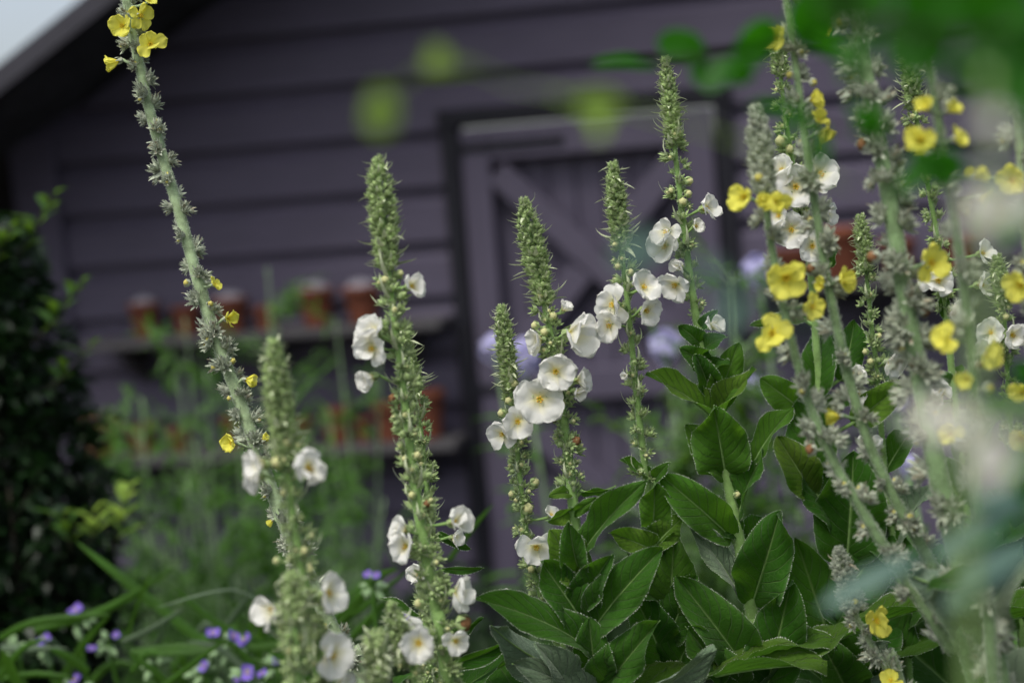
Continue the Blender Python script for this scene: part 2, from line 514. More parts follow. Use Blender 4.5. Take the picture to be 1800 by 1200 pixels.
PET = {'w': [petal_mesh(k, [M_['white_petal']], 1, 1.16) for k in range(6)],
       'y': [petal_mesh(20 + k, [M_['yellow_petal']], 1, .96) for k in range(6)]}
def stamen_mesh(kind):
    mb = MB(); r = random.Random(3 if kind == 'w' else 4)
    for k in range(5):
        a = 2 * PI * k / 5 + r.uniform(-.2, .2); d = Vector((math.cos(a), math.sin(a), 0))
        p = [d * .03, d * .10 + Vector((0, 0, .10)), d * .15 + Vector((0, -.03, .24))]
        mb.tube(p, [.028, .022, .018], 5, 0)
        c = p[-1]; t = Vector((-d.y, d.x, 0))
        mb.tube([c - t * .06, c - t * .03 + Vector((0, 0, .02)), c + t * .03 + Vector((0, 0, .02)), c + t * .06], [.015, .036, .036, .015], 6, 1)
    for k in range(36):
        a = r.random() * 6.28; d = Vector((math.cos(a), math.sin(a), 0)) * r.uniform(.05, .13)
        mb.tube([d * .6, d + Vector((0, 0, r.uniform(.04, .13)))], [.012, .008], 3, 0)
    return mb.mesh('stamens_mesh', [M_['stamen'], M_['anther']])
STA = {'w': stamen_mesh('w'), 'y': stamen_mesh('y')}
def flower_base_mesh(kind):
    mb = MB()
    c = calyx_mb(.5, .42, .25, bud=False, n=10)
    mb.add(c, Matrix.Translation((0, 0, -.42)))
    mb.lathe([(.07, -.2), (.10, -.06), (.16, .0), (.10, .012), (.02, .004)], 10, 1)
    return mb.mesh('flower_base_mesh', [M_['calyx'] if kind == 'w' else M_['calyx_grey'], M_['white_petal'] if kind == 'w' else M_['yellow_petal']])
FB = {'w': flower_base_mesh('w'), 'y': flower_base_mesh('y')}

def add_flower(root, c, radius, face, kind, openness=1.0, seed=0, spent=False):
    """corolla centred at world point c facing along face"""
    r = random.Random(seed)
    openness = max(.15, min(1, openness + r.uniform(-.24, .04)))
    up = Vector((0, 0, 1))
    Fm = frame(face, up.cross(face) if up.cross(face).length > .1 else None)
    M = Matrix.Translation(c - root.location) @ Fm @ Matrix.Diagonal((radius, radius, radius, 1))
    f = obj('flower', FB[kind], root, M)
    off = r.random() * .5
    for k in range(5):
        a = 2 * PI * k / 5 + off + r.uniform(-.13, .13)
        lift = R(8 + 62 * (1 - openness)) + r.uniform(-.3, .3)
        if r.random() < .16: lift += r.choice((-.6, .7))
        s = r.uniform(.88, 1.08) * (1.0 if math.sin(a) < .3 else .93)
        Mp = (Matrix.Rotation(a - PI / 2, 4, 'Z') @ Matrix.Translation((0, .07, .01 * (k % 3))) @ Matrix.Rotation(lift, 4, 'X')
              @ Matrix.Rotation(r.uniform(-.18, .18), 4, 'Y') @ Matrix.Diagonal((s * r.uniform(.9, 1.1), s, s, 1)))
        obj('petal', r.choice(PET[kind]), f, Mp)
    obj('stamens', STA[kind], f, Matrix.Diagonal((.72, .72, .72, 1)))
    return f

# ------------------------------------------------------------------ mulleins
class Mullein:
    def __init__(s, name, label, group, px, d0, d1, r0, r1, grey=False, stem='stem', seed=1, below=True):
        """px: photo points from the tip down; d0, d1: distance from the camera at the tip and the last point"""
        s.r = random.Random(seed); s.grey = grey; s.seed = seed
        n = len(px)
        pts = [P(x, y, d0 + (d1 - d0) * k / (n - 1)) for k, (x, y) in enumerate(px)]
        last = pts[-1]; dirn = (pts[-1] - pts[-2]).normalized()
        h = last.z
        g = Vector((last.x + dirn.x * h * .35, last.y + dirn.y * h * .2, 0))
        pts.append(last + (g - last) * .5 + Vector((dirn.x * h * .05, 0, 0))); pts.append(g)
        s.nvis = None
        s.path = catmull(pts, .006)
        s.len = [0.0]
        for a, b in zip(s.path, s.path[1:]): s.len.append(s.len[-1] + (b - a).length)
        s.L = s.len[-1]
        s.r0, s.r1 = r0, r1
        s.root = thing(name, label, 'mullein', g, group)
        s.stemkey = stem
        k = 0
        vis = sum((pts[i + 1] - pts[i]).length for i in range(n - 1))
        s.vis = vis
        mb = MB()
        step = s.path
        rad = [s.rad(l) for l in s.len]
        mb.tube([p - g for p in step], rad, 10)
        if True:   # wool along the seen length
            r = s.r
            cnt = int((5200 if grey else 2600) * min(1, vis / .5))
            for _ in range(cnt):
                l = r.random() * vis
                p, t = s.at(l)
                a = r.random() * 6.283
                x = t.orthogonal().normalized(); y = t.cross(x)
                o = x * math.cos(a) + y * math.sin(a)
                q = p - g + o * s.rad(l) * .97
                dd = (o + t * r.uniform(-.6, .6) + y * r.uniform(-.4, .4)).normalized()
                ww = t * .00022
                i = [mb.vert(q - ww), mb.vert(q + ww), mb.vert(q + dd * r.uniform(.0006, .0017) * (1.15 if grey else .8))]
                mb.face(i, 1)
        obj('stem', mb.mesh('stem_mesh', [M_[stem], M_['hair']]), s.root)
        s.flowers = []
    def rad(s, l):
        t = min(1, l / max(.3, s.vis)); return s.r0 + (s.r1 - s.r0) * t
    def at(s, l):
        l = max(0, min(s.L, l))
        import bisect
        k = max(1, min(len(s.len) - 1, bisect.bisect_left(s.len, l)))
        a, b = s.path[k - 1], s.path[k]
        f = (l - s.len[k - 1]) / max(1e-9, s.len[k] - s.len[k - 1])
        return a + (b - a) * f, (a - b).normalized()      # point, direction towards the tip
    def px_len(s, y):
        """length from the tip at which the stem crosses photo row y"""
        ci = CM.inverted()
        best = (1e9, 0)
        for p, l in zip(s.path, s.len):
            q = ci @ p
            if q.z > -.05: continue
            yy = 600 - FPX * q.y / -q.z
            if abs(yy - y) < best[0]: best = (abs(yy - y), l)
        return best[1]
    def spike(s, y1, rmax, woolly=False, taper=.26, dens=1.0, bracts=.45):
        L = s.px_len(y1); r = s.r; mb = MB(); rmax *= 1.0 if woolly else .95
        l = 0.0; k = 0; g = s.root.location
        spec = calyx_mb(.0046, .0038, .3 if not woolly else .1, n=8, bud=True, budr=.75)
        for f in range(len(spec.m)): spec.m[f] = 0
        bl = [bract_mb(1.0, .42, c, 5) for c in (.5, .9, 1.4, -.4)]
        while l < L:
            p, t = s.at(l)
            x = t.orthogonal().normalized()
            x = (Vector((1, 0, 0)) - t * t.x).normalized(); y = t.cross(x)
            a = k * 2.399963 + r.uniform(-.45, .45)
            o = x * math.cos(a) + y * math.sin(a)
            e = min(1, (l / L) / taper) ** .48 * rmax * r.uniform(.84, 1.06)
            if not woolly and l > L * .62: e *= 1 - .22 * (l / L - .62) / .38
            size = (.55 + .45 * min(1, l / (L * .5))) * r.uniform(.95, 1.4)
            d = (o + t * (1.15 - .6 * min(1, l / (L * .5))) + Vector((r.uniform(-.2, .2), r.uniform(-.2, .2), r.uniform(-.2, .2)))).normalized()
            q = p - g + o * max(s.rad(l) * .6, e - .0042 * size)
            M = Matrix.Translation(q) @ frame(d) @ Matrix.Rotation(r.random() * 6, 4, 'Z') @ Matrix.Diagonal((size * (1.15 if woolly else 1),) * 3 + (1,))
            mb.add(spec, M)
            if k % 2: mb.add(spec, Matrix.Translation(p - g + (y * math.cos(a) - x * math.sin(a)) * e * .45) @ frame(d) @ Matrix.Diagonal((size, size, size, 1)))
            if r.random() < bracts * 1.9:
                bs = r.uniform(.007, .0115) * (.65 + .5 * l / L) * (1.5 if r.random() < .2 else 1)
                z = t; yv = (o + t * r.uniform(-.25, .35)).normalized(); xx = yv.cross(z).normalized(); zz = xx.cross(yv)
                Mb = Matrix((xx, yv, zz)).transposed().to_4x4()
                mb.add(r.choice(bl), Matrix.Translation(p - g + o * (e * .75)) @ Mb @ Matrix.Diagonal((bs, bs, bs, 1)))
            l += (.00050 / dens) * (.8 + .5 * rmax / .009) * (1.25 if woolly else 1)
            k += 1
        # closed tip
        p, t = s.at(0)
        for j in range(4):
            o = Vector((math.cos(j * 1.6), math.sin(j * 1.6), 0)) * .0012
            mb.add(spec, Matrix.Translation(p - g + o * 1.2 - t * .0025) @ frame(t + o * 260) @ Matrix.Diagonal((.75, .75, .75, 1)))
        fuzz(mb, int(3800 if woolly else 1500), r, .0014 if woolly else .0008, 3, .00014)
        o = obj('bud_spike', mb.mesh('bud_spike_mesh', MATS_GREY if woolly else MATS_GREEN), s.root)
        o['kind'] = 'stuff'
        s.l1 = L
    def clusters(s, y0, y1, gap, scale=1.0, per=1, jit=.5, gapgrow=0.0):
        l, L1 = s.px_len(y0), s.px_len(y1); r = s.r; k = r.random() * 6
        pool = GREY if s.grey else GREEN
        g = s.root.location
        while l < L1:
            p, t = s.at(l)
            x = (Vector((1, 0, 0)) - t * t.x).normalized(); y = t.cross(x)
            a = k * 2.399963 + r.uniform(-.3, .3)
            o = x * math.cos(a) + y * math.sin(a)
            d = (o + t * r.uniform(.15, .7)).normalized()
            sc = scale * r.uniform(.75, 1.2)
            M = Matrix.Translation(p - g + o * s.rad(l) * .85) @ frame(d, t) @ Matrix.Diagonal((sc, sc, sc, 1))
            obj('seed_cluster' if s.grey else 'bud_cluster', r.choice(pool), s.root, M)
            l += gap * r.uniform(1 - jit, 1 + jit) * (1 + gapgrow * l); k += 1
    def flower(s, x, y, dpx, face=(0, .1, 1), open_=1.0, kind=None, bud=False):
        kind = kind or ('y' if s.grey else 'w')
        l = s.px_len(y + 8)
        p, t = s.at(l)
        dep = -(CM.inverted() @ p).z
        fv = CV(*face).normalized()
        dep2 = dep - max(-.02, min(.02, face[2] * .018))
        c = P(x, y, dep2)
        rad = dpx * .5 * dep2 / FPX
        add_flower(s.root, c, rad * 1.10, fv, kind, open_, seed=int(x * 7 + y * 13))
        # short stalk from the stem to the calyx
        a = p - s.root.location; b = c - s.root.location - fv * rad * .38
        mid = (a + b) * .5 - t * .001
        mb = MB(); mb.tube([a, mid, b], [.0011, .0010, .0013], 6)
        obj('flower_stalk', mb.mesh('flower_stalk_mesh', [M_[s.stemkey]]), s.root)
    def bud(s, x, y, dpx, kind=None, withered=False):
        l = s.px_len(y + 4); p, t = s.at(l)
        dep = -(CM.inverted() @ p).z - .006
        c = P(x, y, dep); rad = dpx * .44 * dep / FPX
        d = (c - p); d = d.normalized() if d.length > 1e-4 else t
        mb = MB()
        mb.lathe([(.02, -1), (.55, -.8), (.9, -.35), (1.0, .1), (.85, .55), (.5, .88), (.02, 1.02)], 10, 0)
        r = s.r
        for i, q in enumerate(mb.v):
            k = 1 + .12 * math.cos(5 * math.atan2(q[1], q[0]))
            mb.v[i] = (q[0] * k + (r.uniform(-.25, .25) if withered else 0), q[1] * k, q[2])
        mm = M_['withered'] if withered else M_['bud_yellow'] if s.grey else M_['bud_cream']
        ma = M_['calyx_grey'] if s.grey else M_['calyx']
        cx = calyx_mb(1.5, 2.25, .12, bud=False)
        mb.add(cx, Matrix.Translation((0, 0, -1.25)), 1)
        mb.tube([Vector((0, 0, -1.2)), Vector((0, 0, -1.2 - max(0, (c - p).length / rad - 1.6)))], .22, 6, 1)
        M = Matrix.Translation(c - s.root.location) @ frame(d) @ Matrix.Diagonal((rad, rad, rad, 1))
        obj('withered_flower' if withered else 'flower_bud', mb.mesh('flower_bud_mesh', [mm, ma]), s.root, M)
    def leaf(s, bx, by, tx, ty, wpx, roll=0.0, dz=0.0, d=None, bend=.6, fold=.35, wave=.1, m='leaf', back=False, curl=0.0, twist=0.0):
        """leaf from photo point b to photo point t; roll turns the blade about its own axis
        (0 = upper side to the camera), dz moves the tip towards the camera"""
        l = s.px_len(by); p, _ = s.at(l)
        dep = d if d else -(CM.inverted() @ p).z
        b = P(bx, by, dep); t = P(tx, ty, dep - dz)
        ax = (t - b); L = ax.length * (1 + .035 * bend * bend); ax.normalize()
        W = wpx * dep / FPX
        q = random.Random(int(bx * 31 + by))
        fold += q.uniform(.0, .45); wave += q.uniform(.03, .14); twist += q.uniform(-.45, .45); curl += q.uniform(-.25, .25); roll += q.uniform(-.2, .2)
        mb = leaf_mb(L, W, bend, fold, wave, ph=(bx * .37 + by * .11) % 6.28, curl=curl, twist=twist)
        tocam = (CM.translation - b).normalized()
        z = (tocam - ax * tocam.dot(ax)).normalized()
        z = Matrix.Rotation(roll + (PI if back else 0), 3, ax) @ z
        x = ax.cross(z)
        M = Matrix((x, ax, z)).transposed().to_4x4()
        # chord of the bent blade
        ch = Vector(mb.v[7 + 30 * 15]); ang = math.atan2(ch.z, ch.y)
        M = Matrix.Translation(b - s.root.location) @ M @ Matrix.Rotation(-ang, 4, 'X')
        obj('leaf', mb.mesh('leaf_mesh', [M_[m], M_['hair'], M_['stem']]), s.root, M)
        # petiole back to the stem when the base stands off it
        q, tt = s.at(l + .006)
        if (q - b).length > .004:
            mb2 = MB(); a0 = q - s.root.location; b0 = b - s.root.location
            mb2.tube([a0, a0 + (b0 - a0) * .5 - tt * .002, b0 + ax * .004], [.0022, .0019, .0016], 6)
            obj('leaf_stalk', mb2.mesh('leaf_stalk_mesh', [M_['stem']]), s.root)
    def wild_leaves(s, y0, n, Lr=(.10, .2), m='leaf', lmax=None):
        """leaves all round the lower stem, from photo row y0 down to the ground"""
        r = s.r; l0 = s.px_len(y0); l1 = lmax or s.L - .02
        for k in range(n):
            l = l0 + (l1 - l0) * (k + r.random()) / n
            p, t = s.at(l)
            a = k * 2.4 + r.uniform(-.4, .4)
            o = Vector((math.cos(a), math.sin(a), 0))
            L = r.uniform(*Lr) * (1 + .5 * (l - l0) / max(.1, l1 - l0)); W = L * r.uniform(.34, .46)
            key = '%s_w%d' % (m, k % 5)
            if key not in WILD:
                WILD[key] = leaf_mb(.15, .06, .5 + .15 * (k % 5), .35, .12, k * 1.3, hair=.0013).mesh('leaf_mesh', [M_[m], M_['hair'], M_['stem']])
            ax = (o + Vector((0, 0, r.uniform(.25, 1.0)))).normalized()
            z = (Vector((0, 0, 1)) - ax * ax.z).normalized()
            x = ax.cross(z)
            Mm = Matrix.Translation(p - s.root.location) @ Matrix((x, ax, z)).transposed().to_4x4() @ Matrix.Diagonal((W / .06, L / .15, L / .15, 1))
            obj('leaf', WILD[key], s.root, Mm)
WILD = {}
# ------------------------------------------------------------------ ground
mb = MB(); mb.grid(lambda u, v: ((u - .5) * 120, (v - .5) * 120, 0.0), 24, 24)
g = obj('ground', mb.mesh('ground_mesh', [M_['soil']])); tag(g, 'dark garden soil under the plants', None, kind='structure')

# ------------------------------------------------------------------ shed
YAW = R(10)
W0 = P(900, 600, 5.0); W0.z = 0
SH = thing('garden_shed', 'lilac grey weatherboarded garden shed with a gable roof and a braced plank door', 'shed', W0, rz=-YAW)
SHI = (Matrix.Translation(W0) @ Matrix.Rotation(-YAW, 4, 'Z')).inverted()
def wp(x, y, off=0.0):
    """photo pixel -> position along the wall and height, on the plane off metres before it"""
    a = SHI @ CM.translation; b = SHI @ P(x, y, 1.0)
    d = b - a; t = (-off - a.y) / d.y
    q = a + d * t
    return q.x, q.z
uL = wp(88, 560)[0]; uR = uL + 4.6
d0 = wp(779, 232)[0] ; d1 = wp(1287, 215)[0]; dh = wp(1030, 203)[1]
OV = .62
e0 = wp(0, 106, OV); e1 = wp(133, 0, OV)              # two points on the upper edge of the verge
sl = (e1[1] - e0[1]) / (e1[0] - e0[0])
def rake(u): return e0[1] + sl * (u - e0[0])            # top of the roof at the front
TH = .075 / math.cos(math.atan(sl))
um = .5 * (uL + uR)
def under(u): return rake(u if u < um else 2 * um - u) - TH
hj = wp(600, 53)[1]; PIT = (wp(600, 53)[1] - wp(600, 437)[1]) / 4.0
# courses of shiplap: flat face with a hollow along the top edge, bottom lip proud
def plank(u0, u1, z0, z1, rk0=0.0, rk1=0.0):
    mb = MB(); H = z1 - z0
    prof = [(-.004, 0), (-.040, 0), (-.042, .004), (-.034, H * .70), (-.022, H * .77), (-.010, H * .86), (-.005, H * .97), (-.004, H * 1.04), (.0, H * 1.04), (.0, 0)]
    n = len(prof)
    for (uu, rk) in ((u0, rk0), (u1, rk1)):
        for (y, z) in prof: mb.vert((uu + rk * z, y, z0 + z))
    for i in range(n):
        j = (i + 1) % n; mb.face((i, j, n + j, n + i))
    mb.face(list(range(n))[::-1]); mb.face([n + i for i in range(n)])
    return mb
k0 = int(hj / PIT) + 1
zb = hj - k0 * PIT
apex = under(um)
z = zb; ci = 0
while z < apex:
    zt = z + PIT
    za = max(z, 0.03)
    ul, ur = uL + .02, uR
    rkl = rkr = 0.0
    if under(uL) < zt:           # runs into the roof: ends cut along the rake
        ul = max(uL + .02, uL + (z - under(uL)) / sl + .0); ur = min(uR, uR - (z - under(uL)) / sl)
        if z > under(uL) - .02: rkl, rkr = 1 / sl, -1 / sl
        elif ul == uL + .02: ul += 0
    r = rnd.uniform(-.0015, .0015)
    segs = [(ul, ur, rkl, rkr)]
    if za < dh + .05:
        segs = [(ul, d0 - .0, rkl, 0), (d1 + .0, ur, 0, rkr)]
        if zt > dh + .07:
            obj('plank', plank(d0 + .001, d1 - .001, dh + .053, zt - .004).mesh('plank_mesh', [M_['siding']], False), SH)
    for (a, b, c, d) in segs:
        if b - a < .05: continue
        p_ = obj('plank', plank(a, b, za, zt - .004, c, d).mesh('plank_mesh', [M_['siding']], False), SH)
        p_.location = (0, r, 0)
    z = zt
# backing, corner board, frame
def sbox(name, *a, m='siding', ch=0.0, par=None):
    mb = MB(); mb.box(*a, 0, ch); return obj(name, mb.mesh(name + '_mesh', [M_[m]], False), par or SH)
mb = MB()
for (pts, y) in (([(uL, 0), (d0, 0), (d0, dh), (d1, dh), (d1, 0), (uR, 0), (uR, under(uR)), (um, apex), (uL, under(uL))], .004),):
    b = len(mb.v)
    for yy in (y, y + .09):
        for (u, h) in pts: mb.vert((u, yy, h))
    n = len(pts); mb.face([b + i for i in range(n)]); mb.face([b + n + i for i in range(n)][::-1])
    for i in range(n):
        j = (i + 1) % n; mb.face((b + j, b + i, b + n + i, b + n + j))
obj('gable_wall', mb.mesh('gable_wall_mesh', [M_['dark_paint']], False), SH)
hs_ = under(uL) - .02
sbox('corner_board', uL - .035, uL + .105, -.064, -.044, .03, hs_ + .05, ch=.003)
sbox('corner_board', uL - .055, uL - .036, -.064, .12, .03, hs_ + .02, ch=.003)
sbox('side_wall', uL - .034, uL + .06, .096, 3.2, 0, hs_)
sbox('side_wall', uR - .06, uR + .034, .096, 3.2, 0, hs_)
sbox('back_wall', uL, uR, 3.2, 3.28, 0, hs_)
# roof slopes with an overhang towards the garden
for sgn in (1, -1):
    mb = MB()
    eu = uL - .42
    def ru(u): return u if sgn > 0 else 2 * um - u
    prof = [(eu, rake(eu)), (um, rake(um)), (um, rake(um) - TH * .72), (eu, rake(eu) - TH * .72)]
    for yy in (-OV + .02, 3.6):
        for (u, h) in prof: mb.vert((ru(u), yy, h))
    for q in ((0, 1, 2, 3), (7, 6, 5, 4), (1, 0, 4, 5), (2, 1, 5, 6), (3, 2, 6, 7), (0, 3, 7, 4)): mb.face(q if sgn > 0 else q[::-1])
    rf = obj('roof_slope', mb.mesh('roof_slope_mesh', [M_['roof']], False), SH)
    mb = MB()
    prof = [(eu - .01, rake(eu - .01) - .012), (um, rake(um) - .012), (um, rake(um) - TH * 1.0), (eu - .01, rake(eu - .01) - TH * 1.0)]
    for yy in (-OV - .005, -OV + .0185):
        for (u, h) in prof: mb.vert((ru(u), yy, h))
    for q in ((0, 1, 2, 3), (7, 6, 5, 4), (1, 0, 4, 5), (2, 1, 5, 6), (3, 2, 6, 7), (0, 3, 7, 4)): mb.face(q if sgn > 0 else q[::-1])
    obj('barge_board', mb.mesh('barge_board_mesh', [M_['barge']], False), SH)
# door frame: dark casing
fw = .054
sbox('door_casing', d0, d0 + fw, -.060, .06, .0, dh, m='dark_paint', ch=.003)
sbox('door_casing', d1 - fw, d1, -.060, .06, .0, dh, m='dark_paint', ch=.003)
sbox('door_casing', d0 - .004, d1 + .004, -.068, .06, dh, dh + .052, m='dark_paint', ch=.003)
# door
DR = obj('door', None, SH); DR.empty_display_size = .05
x0, x1, z0, z1 = d0 + fw + .008, d1 - fw - .008, .06, dh - .014
nb = 9
for k in range(nb):
    a = x0 + (x1 - x0) * k / nb; b = x0 + (x1 - x0) * (k + 1) / nb
    o = sbox('plank', a + .0025, b - .0025, .020, .040, z0 + .005, z1 - .005, m='door_paint', ch=.004, par=DR)
    o.location.y = rnd.uniform(-.001, .001)
obj('back_panel', (lambda m: (m.box(x0, x1, .043, .055, z0, z1), m)[1])(MB()).mesh('back_panel_mesh', [M_['dark_paint']], False), DR)
ST, RY0, RY1 = .092, -.052, .019
sbox('stile', x0, x0 + ST, RY0, RY1, z0, z1, m='door_paint', ch=.004, par=DR)
sbox('stile', x1 - ST, x1, RY0, RY1, z0, z1, m='door_paint', ch=.004, par=DR)
zr = z1 - .105
zm = wp(1000, 700)[1]
for (za, zc) in ((zr, z1), (zm, zm + .1), (z0, z0 + .12)):
    sbox('rail', x0 + ST + .001, x1 - ST - .001, RY0, RY1, za, zc, m='door_paint', ch=.004, par=DR)
def brace(ax_, az, bx_, bz, wd, y0, y1, name='brace'):
    mb = MB(); d = Vector((bx_ - ax_, 0, bz - az)); L = d.length
    mb.box(0, L, y0, y1, -wd / 2, wd / 2, 0, .004)
    o = obj(name, mb.mesh('brace_mesh', [M_['door_paint']], False), DR)
    o.location = (ax_, 0, az); o.rotation_euler = (0, -math.atan2(d.z, d.x), 0)
xa, xb = x0 + ST, x1 - ST
zt_, zb_ = zr - .005, zm + .105
xm, zm2 = .5 * (xa + xb), .5 * (zt_ + zb_)
brace(xa + .02, zt_ - .035, xb - .02, zb_ + .035, .085, RY0 + .002, RY1, 'brace')
brace(xb - .02, zt_ - .035, xm + .04, zm2 + .03, .085, RY0 + .001, RY1, 'brace')
brace(xm - .04, zm2 - .03, xa + .02, zb_ + .035, .085, RY0 + .001, RY1, 'brace')
zq = zm - .005
brace(xa + .02, zq - .035, xb - .02, z0 + .155, .085, RY0 + .002, RY1, 'brace')
# hinges on the side of the corner
for hz in (z1 - .06, zm + .05, z0 + .07):
    mb = MB(); mb.box(x0 + .004, x0 + .34, RY0 - .006, RY0 - .001, hz - .016, hz + .016, 0, .002)
    mb.tube([Vector((x0 - .002, RY0 - .004, hz - .035)), Vector((x0 - .002, RY0 - .004, hz + .035))], .008, 8)
    obj('strap_hinge', mb.mesh('strap_hinge_mesh', [M_['dark_paint']], False), DR)

# ------------------------------------------------------------------ wall shelves and pots
def shelf(xa_, ya, xb_, yb, label, name='wall_shelf'):
    OFF = .27
    a = wp(xa_, ya, OFF); b = wp(xb_, yb, OFF)
    h = .5 * (a[1] + b[1])
    c = Vector((.5 * (a[0] + b[0]), 0, h))
    Lh = .5 * (b[0] - a[0])
    root = thing(name, label, 'shelf', (SHI.inverted() @ Vector((c.x, -.034, h))), 'wall shelves with pots', -YAW)
    mb = MB(); mb.box(-Lh, Lh, -OFF + .034, .0, -.026, 0, 0, .003); obj('board', mb.mesh('board_mesh', [M_['shelf_wood']], False), root)
    for f in (-.8, 0, .8):
        mb = MB()
        pr = [(-.002, -.028), (-OFF + .07, -.028), (-OFF + .07, -.045), (-.03, -.15), (-.002, -.15)]
        for xx in (f * Lh - .014, f * Lh + .014):
            for (y, z) in pr: mb.vert((xx, y, z))
        mb.face((0, 1, 2, 3, 4)); mb.face((9, 8, 7, 6, 5))
        for i in range(5):
            j = (i + 1) % 5; mb.face((j, i, 5 + i, 5 + j))
        obj('bracket', mb.mesh('bracket_mesh', [M_['shelf_wood']], False), root)
    return h
POTM = {}
def pot(x, ybase, wpx, hpx, h, label, top='grit', grp='terracotta pots on the shed shelves', off=.15):
    u, _ = wp(x, ybase, off)
    dep = 5.0
    rad = wpx * .5 * dep / FPX; H = hpx * dep / FPX
    loc = SHI.inverted() @ Vector((u, -off, h + .001))
    t = thing('plant_pot', label, 'pot', loc, grp)
    mb = MB(); rr = rad
    mb.lathe([(.02 * rr, .003), (.66 * rr, 0), (.68 * rr, .004), (.90 * rr, H * .74), (.905 * rr, H * .75), (1.0 * rr, H * .76), (1.02 * rr, H * .99),
              (.99 * rr, H), (.90 * rr, H), (.87 * rr, H * .86), (.02 * rr, H * .86)], 28)
    obj('pot_body', mb.mesh('pot_body_mesh', [M_['terracotta']]), t)
    mb = MB()
    if top == 'grit': prof = [(.868 * rr, H * .9), (.75 * rr, H * 1.02), (.5 * rr, H * 1.12), (.22 * rr, H * 1.17), (.01, H * 1.18)]
    else: prof = [(.868 * rr, H * .88), (.5 * rr, H * .92), (.01, H * .93)]
    mb.lathe(prof, 18)
    q = random.Random(int(x))
    mb.v = [(a + q.uniform(-.004, .004), b + q.uniform(-.004, .004), c + q.uniform(-.004, .004)) for (a, b, c) in mb.v]
    obj('grit_mound' if top == 'grit' else 'potting_soil', mb.mesh('pot_top_mesh', [M_['lime_crust'] if top == 'grit' else M_['soil']]), t)
    return t, Vector((loc.x, loc.y, loc.z + H * .9))

h1 = shelf(140, 603, 772, 567, 'narrow weathered shelf on the shed wall carrying pots topped with grit')
h2 = shelf(125, 812, 800, 778, 'narrow weathered shelf near the foot of the shed wall carrying unequal pots')
h3 = shelf(1325, 505, 1760, 478, 'narrow weathered shelf on the shed wall beyond the door')
G1 = 'grit topped pots on the upper shelf'
for (x, wd, hh, lb) in ((257, 56, 62, 'terracotta pot at the corner board end of the upper shelf'),
                        (330, 52, 50, 'second terracotta pot from the corner board on the upper shelf'),
                        (408, 64, 60, 'third terracotta pot from the corner board on the upper shelf'),
                        (470, 46, 40, 'small terracotta pot in the middle of the upper shelf'),
                        (560, 66, 66, 'second terracotta pot from the door on the upper shelf'),
                        (641, 66, 64, 'terracotta pot at the door end of the upper shelf')):
    pot(x, 575, wd, hh, h1, lb, 'soil' if x in (330, 470) else 'grit', G1)
for (x, wd, hh, lb) in ((178, 84, 66, 'wide terracotta pot at the corner board end of the lower shelf'),
                        (252, 58, 52, 'second terracotta pot from the corner board on the lower shelf'),
                        (318, 46, 40, 'third terracotta pot from the corner board on the lower shelf'),
                        (420, 56, 54, 'terracotta pot in the middle of the lower shelf'),
                        (528, 50, 44, 'terracotta pot between two larger ones on the lower shelf'),
                        (596, 56, 62, 'fourth terracotta pot from the door on the lower shelf'),
                        (642, 34, 40, 'smallest terracotta pot of the lower shelf'),
                        (690, 60, 66, 'second terracotta pot from the door on the lower shelf'),
                        (758, 60, 84, 'tallest terracotta pot at the door end of the lower shelf')):
    pot(x, 785, wd, hh, h2, lb, 'soil', 'terracotta pots on the lower shelf')
for (x, wd, hh, lb) in ((1390, 60, 56, 'terracotta pot nearest the door on the shelf beyond it'),
                        (1478, 92, 86, 'big dark terracotta pot on the shelf beyond the door'),
                        (1580, 60, 60, 'terracotta pot beside the big one on the shelf beyond the door'),
                        (1690, 64, 60, 'terracotta pot at the far end of the shelf beyond the door')):
    pot(x, 480, wd, hh, h3, lb, 'soil', 'terracotta pots beyond the door')

# ------------------------------------------------------------------ foliage helpers
def fol_mat(name, col, tcol, trans=.35, rough=.5, spec=.35, var=.5):
    m, t, p = mat(name)
    n1 = noise(t, 9, 2); n2 = noise(t, 70, 2)
    c = ramp(t, n1, [(.3, tuple(a * (1 - var) for a in col)), (.7, tuple(a * (1 + var) for a in col))])
    c = mixc(t, math_(t, 'MULTIPLY', n2, .4), c, (col[0] * 1.6, col[1] * 1.3, col[2]))
    t.links.new(c, p.inputs['Base Color']); p.inputs['Roughness'].default_value = rough
    p.inputs['Specular IOR Level'].default_value = spec
    translucent(t, p, tcol, trans)
    return m
M_['dark_leaf'] = fol_mat('dark_evergreen_leaf', (.008, .026, .007), (.02, .07, .008), .18, .42, .4)
M_['fresh_leaf'] = fol_mat('fresh_shoot_leaf', (.05, .13, .02), (.18, .34, .03), .4, .4)
M_['feather'] = fol_mat('feathery_leaf', (.065, .17, .024), (.12, .30, .025), .38)
M_['feather_stem'] = simple('feathery_stem', (.22, .34, .16), .6, .2, .3, 40)
M_['strap'] = fol_mat('strap_leaf', (.050, .135, .018), (.12, .28, .02), .35, .45)
M_['strap_grey'] = fol_mat('grey_strap_leaf', (.10, .155, .095), (.1, .2, .06), .25, .5)
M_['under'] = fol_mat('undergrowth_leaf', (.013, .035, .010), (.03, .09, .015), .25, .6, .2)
M_['violet'] = petal_mat('violet_petal', (.30, .19, .75), (.36, .28, .78), .3, .4)
M_['lilac'] = petal_mat('lilac_petal', (.50, .49, .80), (.6, .58, .82), .3, .4)
M_['twig'] = simple('brown_twig', (.022, .018, .012), .9)
M_['front_leaf'] = fol_mat('overhanging_leaf', (.022, .125, .006), (.07, .38, .006), .55, .45, .25, .25)
M_['lime_leaf'] = fol_mat('lime_shoot_leaf', (.26, .42, .08), (.40, .58, .10), .5, .5, .2, .2)
M_['blue_leaf'] = fol_mat('blue_green_leaf', (.10, .19, .16), (.1, .2, .12), .25, .5, .3, .2)

